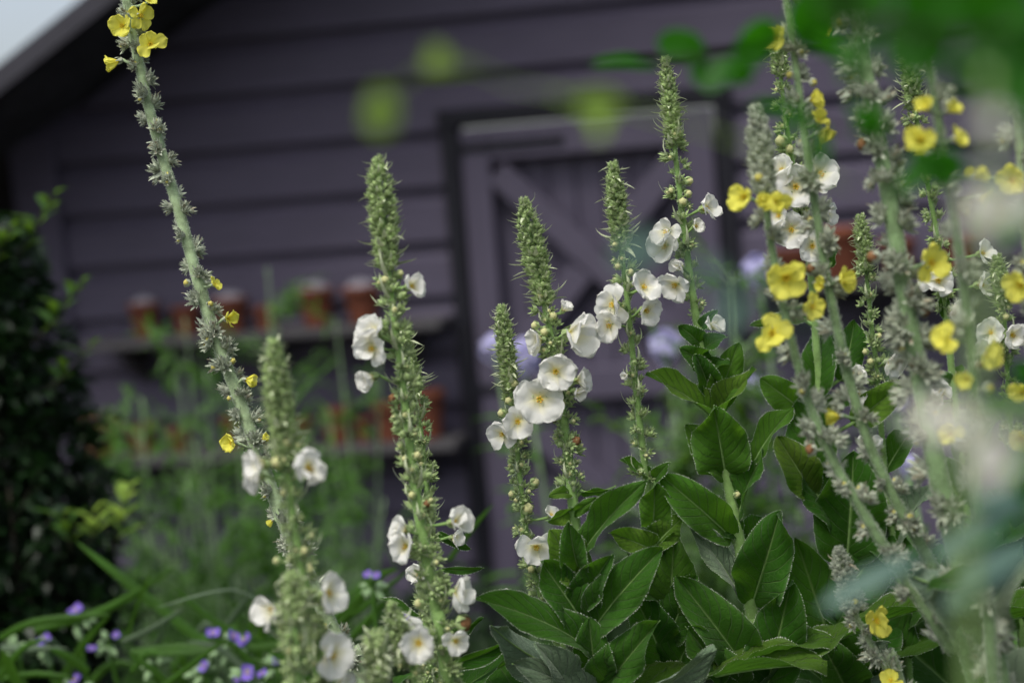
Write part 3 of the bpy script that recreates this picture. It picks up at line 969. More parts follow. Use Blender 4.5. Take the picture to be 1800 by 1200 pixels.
def little_leaf(mb, p, ax, up, L, W, m=0, cup=.25, droop=.35):
    """small blade of eight triangles"""
    ax = ax.normalized(); x = ax.cross(up)
    x = x.normalized() if x.length > 1e-4 else ax.orthogonal().normalized()
    z = x.cross(ax)
    b = len(mb.v)
    mb.vert(p)
    for (v, w_) in ((.3, .85), (.65, 1.0)):
        c = p + ax * L * v - z * L * droop * v * v
        mb.vert(c - x * W * .5 * w_ + z * W * cup); mb.vert(c); mb.vert(c + x * W * .5 * w_ + z * W * cup)
    mb.vert(p + ax * L - z * L * droop)
    for f in ((0, 2, 1), (0, 3, 2), (1, 2, 5, 4), (2, 3, 6, 5), (4, 5, 7), (5, 6, 7)): mb.face([b + i for i in f], m)

def rv(r): 
    while True:
        v = Vector((r.uniform(-1, 1), r.uniform(-1, 1), r.uniform(-1, 1)))
        if .01 < v.length < 1: return v

# dark evergreen shrub, with paler shoots
def shrub(name, label, base, H, rx, nbr, mats, seed, Ls=(.018, .032), group=None, shoots=(), ntw=9, nlf=14, fill=0):
    r = random.Random(seed)
    root = thing(name, label, 'shrub', base, group)
    wood, leaves = MB(), MB()
    for k in range(nbr):
        a = r.random() * 6.28; lean = r.uniform(.03, 1) ** .6 * rx
        tip = Vector((math.cos(a) * lean, math.sin(a) * lean, H * r.uniform(.55, 1.0) * (1 - .25 * (lean / rx) ** 2)))
        mid = Vector((tip.x * .85, tip.y * .85, tip.z * .45))
        ln = catmull([Vector((0, 0, 0)), mid, tip], .08)
        wood.tube(ln, [.009 * (1 - .85 * i / len(ln)) for i in range(len(ln))], 5)
        for j in range(ntw):
            q = ln[int((.12 + .88 * r.random()) * (len(ln) - 1))]
            d = (Vector((tip.x, tip.y, .12)).normalized() * .6 + rv(r) + Vector((0, 0, .5))).normalized()
            tw = r.uniform(.06, .16)
            e = q + d * tw
            wood.tube([q, e], [.0018, .0008], 4)
            for i in range(nlf):
                pp = q + d * tw * (.15 + .9 * i / nlf)
                ld = (d * .6 + rv(r)).normalized()
                little_leaf(leaves, pp, ld, Vector((0, 0, 1)) + rv(r) * .5, r.uniform(*Ls), r.uniform(*Ls) * .55, 0)
    for k in range(fill):      # the outer shell of the crown
        a = r.random() * 6.28; zf = r.random(); q = rx * (1.05 - .35 * max(0, zf - .6) / .4) * (.45 + .6 * r.random() ** .5) * (1 + .16 * math.sin(3 * a + 9 * zf))
        pp = Vector((math.cos(a) * q, math.sin(a) * q, H * (.05 + .93 * zf)))
        little_leaf(leaves, pp, rv(r) + Vector((math.cos(a), math.sin(a), .3)), Vector((0, 0, 1)) + rv(r) * .5, r.uniform(*Ls), r.uniform(*Ls) * .6, 0)
    obj('branches', wood.mesh('branches_mesh', [M_['twig']]), root)
    o = obj('foliage', leaves.mesh('foliage_mesh', mats, False), root); o['kind'] = 'stuff'
    for (sx, sy, sd_, L, n, key) in shoots:     # paler shoots, photo pixel of the tip
        t_ = P(sx, sy, sd_) - base
        out = Vector((t_.x, t_.y, 0)); b_ = Vector((t_.x * .6, t_.y * .6, t_.z - L))
        mbw = MB(); ln = catmull([b_, (b_ + t_) * .5 + Vector((0, 0, -.01)), t_], .01); mbw.tube(ln, .0013, 5)
        sh = obj('shoot', mbw.mesh('shoot_mesh', [M_['twig']]), root)
        for i in range(n):
            f = .35 + .65 * i / (n - 1)
            pp = ln[int(f * (len(ln) - 1))]
            a = i * 2.4
            ax = (Vector((math.cos(a), math.sin(a) * .6, .75)) + rv(r) * .2)
            mbl = leaf_mb(r.uniform(.030, .042) * (1.15 - .5 * (f > .9)), r.uniform(.013, .018), .5, .3, .05, i, 4, 8, hair=0, shape=(.8, .55))
            lo = obj('leaf', mbl.mesh('leaf_mesh', [M_[key], M_[key], M_[key]]), sh)
            zz = Vector((0, 0, 1)); axn = ax.normalized(); zz = (zz - axn * zz.dot(axn)).normalized()
            lo.matrix_basis = Matrix.Translation(pp) @ Matrix((axn.cross(zz), axn, zz)).transposed().to_4x4()
    return root

bs = P(-95, 800, 2.35); bs.z = 0
shrub('evergreen_shrub', 'dense dark evergreen shrub with a few fresh shoots beside the shed corner', bs, 1.52, .2, 60, [M_['dark_leaf']], 5, (.022, .036), fill=15000,
      shoots=((92, 345, 2.2, .10, 9, 'fresh_leaf'), (140, 500, 2.2, .09, 9, 'fresh_leaf'), (158, 610, 2.25, .07, 6, 'fresh_leaf'), (20, 400, 2.2, .07, 6, 'fresh_leaf')), ntw=13, nlf=16)
bs = P(150, 1060, 2.2); bs.z = 0
shrub('small_shrub', 'low shrub with yellow green shoots under the evergreen shrub', bs, .72, .2, 26, [M_['dark_leaf']], 6, fill=3000,
      shoots=((222, 862, 2.15, .09, 9, 'lime_leaf'), (112, 905, 2.15, .06, 6, 'fresh_leaf'), (165, 900, 2.15, .05, 6, 'lime_leaf')))
bs = P(-420, 600, 7.0); bs.z = 0
shrub('garden_tree', 'dark leafy tree behind the shed corner', bs, 2.1, 1.25, 90, [M_['dark_leaf']], 7, (.09, .16), ntw=14, nlf=14, fill=9000)

bs = Vector((.92, .62, 0))
shrub('unseen_shade_shrub', 'unseen green shrub added to shade the bed, source of the branches over the yellow mulleins', bs, 1.95, .32, 40, [M_['front_leaf']], 9, (.03, .05), fill=7000)  # out of frame, added to shade this side; the near branches grow from it

# feathery plants before the shelves
def feathery(px, py_top, dep, n, spread, seed, label, dens=1.0, key='feather', gr='feathery plants in front of the shelves'):
    r = random.Random(seed)
    top = P(px, py_top, dep)
    root = thing('feathery_plant', label, 'plant', (top.x + r.uniform(-.05, .05), top.y, 0), gr)
    H = top.z
    leaves = MB()
    for k in range(n):
        a = r.random() * 6.28; s_ = spread * r.uniform(.1, 1)
        tip = Vector((math.cos(a) * s_, math.sin(a) * s_, H * (1 if k == 0 else r.uniform(.62, .98))))
        if k == 0: tip = Vector((top.x - root.location.x, 0, H))
        ln = catmull([Vector((r.uniform(-.03, .03), r.uniform(-.03, .03), 0)), Vector((tip.x * .3, tip.y * .3, tip.z * .5)), tip], .03)
        mbs = MB(); mbs.tube(ln, [.0058 * (1 - .75 * i / len(ln)) for i in range(len(ln))], 5)
        st = obj('stem', mbs.mesh('stem_mesh', [M_['feather_stem']]), root)
        for j in range(int(9 * dens)):
            f = .3 + .7 * r.random() ** .8
            q = ln[int(f * (len(ln) - 1))]
            a2 = r.random() * 6.28
            d = Vector((math.cos(a2), math.sin(a2), r.uniform(.2, 1.1))).normalized()
            bl = r.uniform(.08, .2) * (1.2 - .5 * f)
            e = q + d * bl
            leaves.tube([q, q + d * bl * .5, e + Vector((0, 0, -.01))], [.0013, .001, .0006], 3, 1)
            for i in range(9):
                pp = q + d * bl * (.2 + .8 * i / 8)
                little_leaf(leaves, pp, d * .7 + rv(r), Vector((0, 0, 1)), r.uniform(.025, .06), r.uniform(.007, .014))
    o = obj('feathery_leaves', leaves.mesh('feathery_leaves_mesh', [M_[key], M_['feather_stem']], False), root); o['kind'] = 'stuff'
for i, (x, y, dp, n, sp, lb, dn) in enumerate((
        (325, 560, 3.3, 7, .20, 'tall feathery green plant before the corner board end of the shelves', 1.0),
        (470, 470, 3.5, 4, .10, 'tallest feathery plant reaching above the upper shelf', .9),
        (590, 560, 3.4, 5, .16, 'loose feathery plant before the door end of the shelves', .7),
        (250, 700, 3.0, 7, .18, 'bushy feathery plant beside the low shrub', 1.1),
        (410, 690, 2.9, 8, .20, 'bushy feathery plant in the midst of the feathery clump', 1.2),
        (560, 780, 2.9, 8, .22, 'low bushy feathery plant under the lower shelf', 1.2),
        (330, 850, 2.7, 8, .22, 'lowest feathery plant above the purple flowers', 1.2))):
    feathery(x, y, dp, n, sp, 40 + i, lb, dn)
# paler loose plants by the door, partly hidden by the white mulleins
for i, (x, y, dp, n, sp, lb, dn) in enumerate((
        (1285, 480, 2.5, 7, .11, 'pale leafy plant growing before the door edge', 1.6),
        (1200, 690, 2.6, 7, .13, 'leafy plant at the foot of the door', 1.4),
        (1560, 700, 2.6, 8, .2, 'leafy plant under the shelf beyond the door', 1.2))):
    feathery(x, y, dp, n, sp, 60 + i, lb, dn, 'fresh_leaf' if i < 2 else 'feather', 'leafy plants before the door')

# undergrowth along the foot of the shed and over the bed
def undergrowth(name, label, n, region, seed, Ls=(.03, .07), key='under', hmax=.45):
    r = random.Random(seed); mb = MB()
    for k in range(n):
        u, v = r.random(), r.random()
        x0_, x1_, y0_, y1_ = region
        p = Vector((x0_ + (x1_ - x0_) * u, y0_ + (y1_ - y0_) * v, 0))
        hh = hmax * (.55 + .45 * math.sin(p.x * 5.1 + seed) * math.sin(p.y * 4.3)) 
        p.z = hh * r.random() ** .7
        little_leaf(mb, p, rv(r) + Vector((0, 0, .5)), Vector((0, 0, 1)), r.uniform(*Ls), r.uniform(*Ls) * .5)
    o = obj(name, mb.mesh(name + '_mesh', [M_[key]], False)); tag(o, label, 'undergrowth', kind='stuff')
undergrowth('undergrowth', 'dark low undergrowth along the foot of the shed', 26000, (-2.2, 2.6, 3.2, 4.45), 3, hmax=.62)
undergrowth('unseen_ground_cover', 'unseen dark ground cover added over the flower bed to cut bounce light', 22000, (-2.0, 2.4, .5, 3.2), 4, hmax=.38)  # below the view, added to keep light bouncing off the bed dark

# ------------------------------------------------------------------ spiderworts with violet flowers
def violet_mesh():
    mb = MB()
    for k in range(3):
        a = 2 * PI * k / 3
        def fn(u, v):
            s = 2 * u - 1; hw = .62 * math.sin(max(.02, v) ** .8 * PI * .93 + .08) + .02
            return (s * hw * .95, v, .25 * v * v + .1 * abs(s) * v + .03 * math.sin(7 * s))
        m2 = MB(); m2.grid(fn, 6, 6); mb.add(m2, Matrix.Rotation(a, 4, 'Z') @ Matrix.Rotation(.35, 4, 'X'))
    for k in range(6):
        a = k * PI / 3; d = Vector((math.cos(a) * .2, math.sin(a) * .2, .45))
        mb.tube([Vector((0, 0, 0)), d], .02, 4, 1); mb.tube([d - Vector((0, .05, 0)), d + Vector((0, .05, 0))], .05, 5, 2)
    return mb.mesh('violet_flower_mesh', [M_['violet'], M_['violet'], M_['stamen']])
VIO = violet_mesh()
def podm():
    mb = MB(); mb.lathe([(.05, -1), (.6, -.6), (.8, 0), (.55, .6), (.04, 1.1)], 8); return mb.mesh('flower_bud_mesh', [M_['feather_stem']])
POD = podm()
def spiderwort(x, y, dep, label, fl, seed, straps=()):
    """head at photo pixel x, y; fl: violet flowers as photo offsets and width"""
    r = random.Random(seed)
    h = P(x, y, dep); base = Vector((h.x + r.uniform(-.06, .06), h.y + r.uniform(-.03, .05), 0))
    root = thing('spiderwort', label, 'flower', base, 'violet spiderworts in the bed')
    hp = h - base
    mb = MB(); mb.tube(catmull([Vector((0, 0, 0)), hp * .5 + Vector((.02, 0, 0)), hp], .03), .0028, 6)
    obj('stem', mb.mesh('stem_mesh', [M_['strap']]), root)
    for k in range(9):     # nodding buds
        d = (rv(r) + Vector((0, 0, -.1))).normalized(); q = hp + d * r.uniform(.010, .02)
        o = obj('flower_bud', POD, root); s_ = r.uniform(.004, .0062)
        o.matrix_basis = Matrix.Translation(q) @ frame(d) @ Matrix.Diagonal((s_, s_, s_ * 1.3, 1))
        mbb = MB(); mbb.tube([hp, q], .0008, 4); obj('bud_stalk', mbb.mesh('bud_stalk_mesh', [M_['strap']]), root)
    for (dx, dy, wpx) in fl:
        c = P(x + dx, y + dy, dep - .012) - base; s_ = wpx * .5 * dep / FPX
        d = (CV(r.uniform(-.6, .6), r.uniform(.3, 1), r.uniform(.1, .8))).normalized()
        o = obj('flower', VIO, root); o.matrix_basis = Matrix.Translation(c) @ frame(d) @ Matrix.Rotation(r.random() * 6, 4, 'Z') @ Matrix.Diagonal((s_, s_, s_, 1))
        mbb = MB(); mbb.tube([hp, c], .0008, 4); obj('flower_stalk', mbb.mesh('flower_stalk_mesh', [M_['strap']]), root)
    for k in range(5):
        a = r.random() * 6.28; z_ = hp.z * r.uniform(.35, .85); f = z_ / hp.z
        L = r.uniform(.18, .32)
        strap(root, Vector((hp.x * f, hp.y * f, z_)), Vector((math.cos(a), math.sin(a), r.uniform(.3, 1))), L, r.uniform(.010, .018), r.uniform(.6, 1.8))
def strap(root, p, d, L, Wd, bend, key=None):
    d = d.normalized(); z = (Vector((0, 0, 1)) - d * d.z)
    z = z.normalized() if z.length > 1e-3 else Vector((0, 1, 0))
    mb = MB(); n = 14
    def fn(u, v):
        s = 2 * u - 1; hw = Wd * .5 * min(1, (1 - v) * 2.2) ** .7
        th = bend * v
        y_ = L * math.sin(th) / bend; zz = -L * (1 - math.cos(th)) / bend
        return (s * hw, y_, zz + abs(s) * hw * .7)
    mb.grid(fn, 4, n)
    o = obj('leaf', mb.mesh('strap_leaf_mesh', [M_[key or 'strap']]), root)
    o.matrix_basis = Matrix.Translation(p) @ Matrix((d.cross(z), d, z)).transposed().to_4x4()
    return o
SW = [(135, 1090, 1.9, 'spiderwort topped by one violet flower over a strap leaf', [(0, -14, 34)]),
      (85, 1140, 1.9, 'spiderwort with one violet flower under the evergreen shrub', [(-5, -12, 32)]),
      (190, 1128, 1.85, 'spiderwort with a pale bud head between two violet flowers', [(-28, 14, 22), (14, -10, 20)]),
      (408, 1140, 1.75, 'spiderwort bearing three violet flowers side by side', [(-33, -24, 32), (-2, -19, 34), (26, -12, 36)]),
      (365, 1182, 1.75, 'spiderwort with one deep violet flower below the triple one', [(-4, -10, 28)]),
      (440, 1190, 1.7, 'spiderwort with a pair of wide open violet flowers', [(0, -8, 38), (22, -4, 24)]),
      (488, 1172, 1.75, 'spiderwort with one small pale violet flower near the yellow mullein', [(0, -10, 22)]),
      (412, 1210, 1.7, 'spiderwort with one small violet flower under the paired ones', [(0, -14, 18)]),
      (136, 1212, 1.8, 'spiderwort with a half hidden violet flower near the soil', [(0, -14, 32)]),
      (655, 1030, 1.7, 'thin spiderwort with two violet flowers before the blurred bed', [(-8, -20, 20), (8, -18, 20)]),
      (715, 1100, 1.5, 'spiderwort with a violet flower behind the twin white mulleins', [(0, -12, 26)]),
      (30, 1135, 1.95, 'spiderwort with only buds beside the evergreen shrub', []),
      (275, 1165, 1.8, 'spiderwort with closed buds among crossing strap leaves', [])]
for i, (x, y, dp, lb, fl) in enumerate(SW): spiderwort(x, y, dp, lb, fl, 300 + i)
# long strap leaves of a clump that arch across one another
cl_p = P(330, 1190, 1.85); cl_b = Vector((cl_p.x, cl_p.y, 0))
CL = thing('strap_leaf_clump', 'clump of long arching strap leaves among the violet flowers', 'plant', cl_b)
def strap_px(bx, by, mx, my, tx, ty, dep, wpx, key='strap', root=None, rl=.4):
    root = root or CL
    pts = catmull([P(bx, by, dep), P(mx, my, dep - .02), P(tx, ty, dep - .04)], .012)
    mb = MB(); n = len(pts); Wd = wpx * dep / FPX
    for k, p in enumerate(pts):
        t = (pts[min(k + 1, n - 1)] - pts[max(k - 1, 0)]).normalized()
        v = k / (n - 1); hw = Wd * .5 * min(1, (1 - v) * 2.4 + .02) ** .7
        tc_ = (CM.translation - p).normalized(); x = t.cross(tc_).normalized()
        x = Matrix.Rotation(rl, 3, t) @ x; nn = x.cross(t)
        q = p - root.location
        for s in (-1, -.5, 0, .5, 1): mb.vert(q + x * hw * s - nn * hw * .6 * abs(s), ((s + 1) / 2, v))
    for k in range(n - 1):
        for i in range(4):
            a = k * 5 + i; mb.face((a, a + 1, a + 6, a + 5))
    obj('leaf', mb.mesh('strap_leaf_mesh', [M_[key]]), root)
for a in ((370, 1135, 250, 1040, 133, 950, 1.85, 19), (60, 1110, 190, 1070, 308, 998, 1.85, 16), (430, 1120, 370, 1085, 305, 1030, 1.8, 13),
          (215, 1130, 270, 1105, 326, 1068, 1.8, 13, 'strap_grey'), (270, 1165, 280, 1130, 292, 1095, 1.8, 15, 'strap_grey'), (230, 1150, 340, 1140, 470, 1165, 1.78, 18),
          (500, 1130, 400, 1140, 235, 1148, 1.78, 16), (0, 1125, 60, 1095, 195, 1080, 1.8, 15), (0, 1140, 40, 1142, 120, 1140, 1.8, 14, 'strap_grey'),
          (100, 1210, 150, 1130, 195, 1078, 1.8, 15), (330, 1230, 270, 1175, 225, 1150, 1.75, 13), (470, 1210, 390, 1140, 330, 1125, 1.75, 14, 'strap_grey'),
          (480, 1115, 445, 1045, 420, 1010, 1.75, 11, 'strap_grey'), (400, 1100, 430, 1060, 450, 1040, 1.8, 14, 'strap_grey'), (40, 1230, 20, 1170, 0, 1140, 1.7, 18),
          (600, 1100, 660, 1020, 700, 1000, 1.75, 18), (610, 1090, 650, 1060, 720, 1000, 1.75, 10), (790, 985, 830, 930, 868, 885, 1.7, 10),
          (560, 1180, 640, 1100, 690, 1040, 1.75, 16), (480, 1080, 410, 1035, 272, 1068, 1.7, 5, 'strap_grey'), (225, 1115, 250, 1040, 268, 1000, 1.8, 7),
          (0, 1195, 60, 1185, 130, 1190, 1.75, 12), (255, 1230, 330, 1175, 400, 1120, 1.7, 12), (520, 1200, 560, 1120, 640, 1040, 1.7, 13)):
    strap_px(*a)

rs = random.Random(77)
for k in range(34):
    x_ = rs.uniform(-20, 620); y_ = rs.uniform(1130, 1240); a_ = rs.uniform(-1, 1)
    l_ = rs.uniform(60, 150); tx_ = x_ + a_ * l_; ty_ = y_ - l_ * rs.uniform(.35, .8)
    strap_px(x_, y_, (x_ + tx_) / 2, (y_ + ty_) / 2 - rs.uniform(5, 25), tx_, ty_ + rs.uniform(0, 15), rs.uniform(1.7, 1.95), rs.uniform(9, 16), 'strap_grey' if rs.random() < .3 else 'strap', rl=rs.uniform(-.5, .7))

# lilac flower heads far back
def lilac_head(x, y, dep, wpx, label, seed):
    r = random.Random(seed); c = P(x, y, dep); base = Vector((c.x + .03, c.y, 0))
    root = thing('lilac_flower', label, 'flower', base, 'lilac flower heads before the shed')
    h = c - base; mb = MB(); mb.tube(catmull([Vector((0, 0, 0)), h * .6 + Vector((.02, 0, 0)), h], .05), .004, 5)
    obj('stem', mb.mesh('stem_mesh', [M_['feather_stem']]), root)
    rad = wpx * .5 * dep / FPX; mb = MB()
    for k in range(46):
        d = (rv(r) + Vector((0, 0, .35))).normalized(); q = h + d * rad * r.uniform(.55, 1)
        for j in range(5):
            a = j * 1.2566 + r.random() * .2; M = frame(d)
            ax = (M.to_3x3() @ Vector((math.cos(a), math.sin(a), .15)))
            little_leaf(mb, q, ax, d, rad * .34, rad * .26, 0, .05, .1)
    o = obj('flower_head', mb.mesh('flower_head_mesh', [M_['lilac']], False), root); o['kind'] = 'stuff'
    lm = MB()
    for k in range(26):
        z_ = h.z * r.uniform(.2, .9); a = r.random() * 6.28
        little_leaf(lm, Vector((0, 0, z_)), Vector((math.cos(a), math.sin(a), .4)), Vector((0, 0, 1)), .1, .022)
    o = obj('leaves', lm.mesh('leaves_mesh', [M_['feather']], False), root); o['kind'] = 'stuff'
for i, (x, y, dp, wd, lb) in enumerate(((870, 612, 2.9, 56, 'lilac flower head before the casing of the shed door'),
        (918, 628, 2.9, 72, 'largest lilac flower head before the shed door'), (1168, 612, 2.8, 66, 'lilac flower head before the middle of the door'),
        (1332, 478, 2.7, 62, 'tallest lilac flower head beside the far door edge'), (1330, 678, 2.7, 48, 'lilac flower head low behind the leafy white mullein'),
        (1575, 712, 2.4, 36, 'lilac flower head hidden behind the thick grey mullein'), (1600, 820, 2.2, 40, 'small lilac flower head seen between the grey stems'))):
    lilac_head(x, y, dp, wd, lb, 500 + i)
# ------------------------------------------------------------------ the mulleins
GW, GY = 'white mulleins in the bed', 'yellow mulleins in the bed'
def mul(label, px, d0, d1, r0, r1, grey=False, seed=1, stem=None):
    return Mullein('yellow_mullein' if grey else 'white_mullein', label, GY if grey else GW, px, d0, d1, r0, r1, grey,
                   stem or ('stem_grey' if grey else 'stem'), seed)

# tall leaning yellow one
m = mul('tall leaning woolly yellow mullein standing alone before the shed corner', [(212, -60), (222, 0), (240, 90), (262, 190), (290, 290), (320, 390), (347, 490), (382, 600),
        (420, 700), (452, 790), (492, 900), (536, 1000), (582, 1100), (622, 1180), (650, 1240)], 1.22, 1.22, .0036, .0062, True, 1)
m.clusters(-40, 600, .0085, 1.0); m.clusters(600, 1230, .0088, 1.05)
for a in ((262, 2, 26, (.5, .4, .6), .7), (246, 28, 48, (.8, .1, .5), .75), (216, 46, 46, (-.3, .05, 1), .72), (264, 78, 52, (.35, -.1, 1), .8), (207, 108, 46, (-.8, -.35, .25), .25),
          (376, 500, 26, (.8, .2, .5), .35), (399, 560, 40, (.9, .05, .3), .3), (433, 667, 38, (.9, -.2, .3), .22), (409, 778, 42, (-.6, -.05, .9), .5),
          (462, 771, 26, (.8, .3, .5), .3), (478, 914, 24, (-.6, -.7, .2), .2)): m.flower(*a)
for a in ((328, 497, 13), (370, 534, 12), (367, 596, 12), (376, 645, 12), (409, 634, 12), (403, 700, 10)): m.bud(*a)

# white, in front of the yellow one
m = mul('white mullein with a broad green tip crossing the leaning yellow stem', [(480, 600), (488, 690), (500, 790), (512, 880), (524, 960), (538, 1040), (552, 1120), (566, 1230)], .97, 1.0, .0016, .0048, False, 2)
m.spike(800, .0098); m.clusters(795, 1230, .0042, 1.0)
for a in ((462, 815, 70, (-.7, .1, .6), .6), (541, 822, 84, (.4, .0, 1), .85), (456, 840, 56, (-.75, -.4, .4), .55), (482, 1072, 76, (-.75, .0, .55), .45), (574, 1042, 76, (.8, .25, .5), .5), (582, 1150, 84, (.5, .1, .9), .85), (600, 1195, 50, (.7, -.2, .6), .6)): m.flower(*a)
for a in ((487, 812, 24), (505, 778, 17), (486, 985, 14), (534, 968, 17), (545, 1000, 13)): m.bud(*a)

# white, tallest before the boards
m = mul('tall white mullein with a thick spike before the shed boards beside the door', [(663, 280), (672, 370), (682, 470), (694, 570), (706, 660), (718, 760), (730, 860), (748, 970), (768, 1080), (790, 1230)], 1.10, 1.10, .0016, .0052, False, 3)
m.spike(470, .0112); m.clusters(466, 1230, .0043, 1.08)
for a in ((722, 503, 56, (.8, .1, .6), .7), (660, 585, 72, (-.6, .35, .7), .55), (655, 612, 66, (-.5, -.15, .8), .6), (655, 662, 58, (-.7, -.3, .5), .5), (797, 918, 66, (.75, .15, .6), .5),
          (715, 960, 64, (-.7, .1, .6), .6), (712, 930, 56, (-.7, .3, .5), .5), (802, 1040, 70, (.8, .2, .5), .5), (736, 1120, 74, (-.4, .1, .8), .55), (800, 1125, 50, (.5, -.2, .8), .6)): m.flower(*a)
for a in ((677, 492, 17), (704, 480, 12), (733, 800, 16), (711, 806, 12), (724, 870, 15), (736, 1060, 18)): m.bud(*a)
m.bud(816, 1095, 28, withered=True); m.bud(690, 700, 18, withered=True); m.bud(750, 885, 16, withered=True)
# its sharper neighbour behind
m = mul('slim bristly white mullein close behind the tall thick one', [(704, 578), (722, 650), (737, 740), (748, 830), (752, 920), (748, 1010), (752, 1100), (760, 1230)], 1.19, 1.21, .0014, .0038, False, 4)
m.spike(690, .0075, bracts=.9); m.clusters(688, 1230, .0042, .95)
for a in ((796, 945, 40, (.8, -.1, .5), .5), (738, 1010, 46, (-.5, .2, .6), .5)): m.flower(*a)
m.bud(737, 802, 15)
for a in ((770, 935, 827, 965, 20), (775, 1000, 851, 998, 16), (775, 1120, 850, 1085, 24), (742, 1100, 668, 1050, 20), (775, 1170, 905, 1120, 34)): m.leaf(*a, roll=.5, bend=.8)
m.wild_leaves(1190, 8)
# two short side spikes
m = mul('short white mullein spike with no open flower at the foot of the tall thick one', [(688, 1062), (700, 1110), (718, 1165), (740, 1240)], 1.04, 1.05, .0014, .003, False, 5)
m.spike(1170, .0075); m.clusters(1168, 1240, .005, .9); m.flower(735, 1128, 72, (.2, .0, 1), .5)
m = mul('lowest white mullein spike, only its green tip showing', [(660, 1158), (664, 1190), (668, 1240)], 1.0, 1.0, .0014, .003, False, 6); m.spike(1230, .0075)
m = mul('short green mullein spike tucked against the white one that crosses the yellow stem', [(512, 1008), (518, 1080), (524, 1150), (530, 1240)], .95, .95, .0014, .004, False, 7)
m.spike(1100, .0088); m.clusters(1098, 1230, .005, 1.0)

# slim one to the near side of the leafy clump
m = mul('slender white mullein with one yellow eyed pair of flowers beside its taller twin', [(881, 540), (890, 620), (900, 700), (909, 790), (917, 870), (925, 940), (938, 1000), (958, 1070), (985, 1150), (1000, 1230)], 1.19, 1.24, .0014, .0034, False, 8)
m.spike(690, .0078); m.clusters(688, 1120, .0047, .92)
for a in ((910, 740, 62, (.0, -.05, 1), .95), (884, 762, 52, (-.6, -.2, .7), .6), (942, 960, 66, (.15, -.15, 1), .9), (968, 905, 34, (.4, .6, .5), .5), (889, 1052, 34, (-.3, .6, .6), .4), (985, 1155, 36, (.3, .3, .7), .5)): m.flower(*a)
for a in ((904, 674, 15), (894, 704, 15), (881, 726, 15), (941, 847, 17), (928, 893, 22), (899, 868, 13), (934, 1000, 15)): m.bud(*a)

# the leafy one with the densest spike
m3 = m = mul('white mullein with a dense dark green spike before the door brace', [(921, 352), (936, 430), (955, 520), (972, 610), (986, 700), (996, 780), (1004, 850), (1012, 930), (1022, 1010), (1032, 1100), (1046, 1230)], 1.18, 1.20, .0016, .0062, False, 9)
m.spike(540, .0108, bracts=.5); m.clusters(536, 870, .0040, 1.05)
for a in ((1004, 586, 96, (.72, .1, .75), .5), (950, 596, 56, (-.75, -.1, .4), .5), (976, 652, 70, (.1, -.05, 1), .95), (948, 700, 84, (.05, -.1, 1), .9), (1016, 668, 50, (.8, .1, .5), .45), (1012, 688, 40, (.7, -.3, .6), .35), (990, 545, 36, (.5, .7, .4), .3)): m.flower(*a)
for a in ((972, 555, 17), (957, 583, 17), (940, 572, 15), (950, 520, 12)): m.bud(*a)
for a in ((1016, 862, 1083, 854, 22, .7, .01), (1003, 868, 964, 872, 26, .4, .02), (1000, 900, 1052, 873, 26, .3, .01), (1000, 895, 960, 915, 34, -.5, .02)): m.leaf(*a, bend=.9, m='leaf_pale')
m.leaf(1020, 1025, 966, 930, 92, .25, .01, bend=.5, m='leaf_pale'); m.leaf(1018, 1000, 1000, 915, 60, -.3, .03, bend=.8)
m.leaf(1022, 975, 1138, 843, 74, -.75, .03, bend=.5, fold=.6); m.leaf(1040, 1110, 1166, 962, 104, -.45, .03, bend=.6, fold=.55)
m.leaf(1046, 1150, 834, 1052, 82, .35, .05, bend=.8, fold=.3); m.leaf(1026, 1095, 950, 985, 86, .1, .02, bend=.6)
m.leaf(1040, 1200, 862, 1098, 80, .55, .04, bend=.8, m='leaf_grey', back=True); m.leaf(1028, 1050, 1075, 975, 70, -.2, .03, bend=.6)
m.leaf(1050, 1215, 1035, 1085, 96, .1, .02, bend=.5); m.leaf(1060, 1215, 1160, 1090, 104, -.4, .04, bend=.6, fold=.5); m.leaf(1050, 1240, 900, 1165, 70, .6, .05, bend=.8, m='leaf_grey')
m.leaf(1010, 1230, 940, 1130, 84, .3, .05, m='leaf_grey', bend=.9); m.leaf(1075, 1250, 1260, 1140, 96, .5, .05, bend=.7, m='leaf_grey')
m.bud(1012, 775, 20, withered=True); m.bud(975, 735, 16, withered=True)
m.wild_leaves(1150, 16)

# the one behind, pale, before the door
m = mul('pale slim white mullein with two flower pairs before the middle of the door', [(1077, 288), (1086, 380), (1096, 470), (1106, 560), (1115, 650), (1124, 740), (1134, 820), (1143, 890), (1150, 960), (1165, 1060), (1180, 1230)], 1.17, 1.24, .0014, .0044, False, 10)
m.spike(440, .0082, bracts=.6); m.clusters(436, 850, .0062, 1.0)
for a in ((1078, 535, 66, (-.6, -.05, .8), .75), (1072, 570, 60, (-.5, -.35, .8), .7), (1130, 505, 60, (.5, .35, .8), .75), (1134, 545, 58, (.6, -.2, .7), .65), (1102, 658, 24, (-.4, -.2, .5), .3)): m.flower(*a)
for a in ((1086, 468, 13), (1108, 478, 14), (1081, 430, 12)): m.bud(*a)
for a in ((1147, 925, 1150, 845, 62, .1, .02), (1147, 850, 1178, 812, 26, -.4, .02), (1138, 842, 1090, 808, 32, .6, .01)): m.leaf(*a, bend=.6, m='leaf_pale')
m.leaf(1150, 968, 1070, 936, 56, .3, .02, bend=.6, m='leaf_pale'); m.leaf(1152, 960, 1205, 905, 54, -.4, .02, m='leaf_pale'); m.leaf(1180, 1095, 1187, 932, 88, -.35, .02, bend=.5)
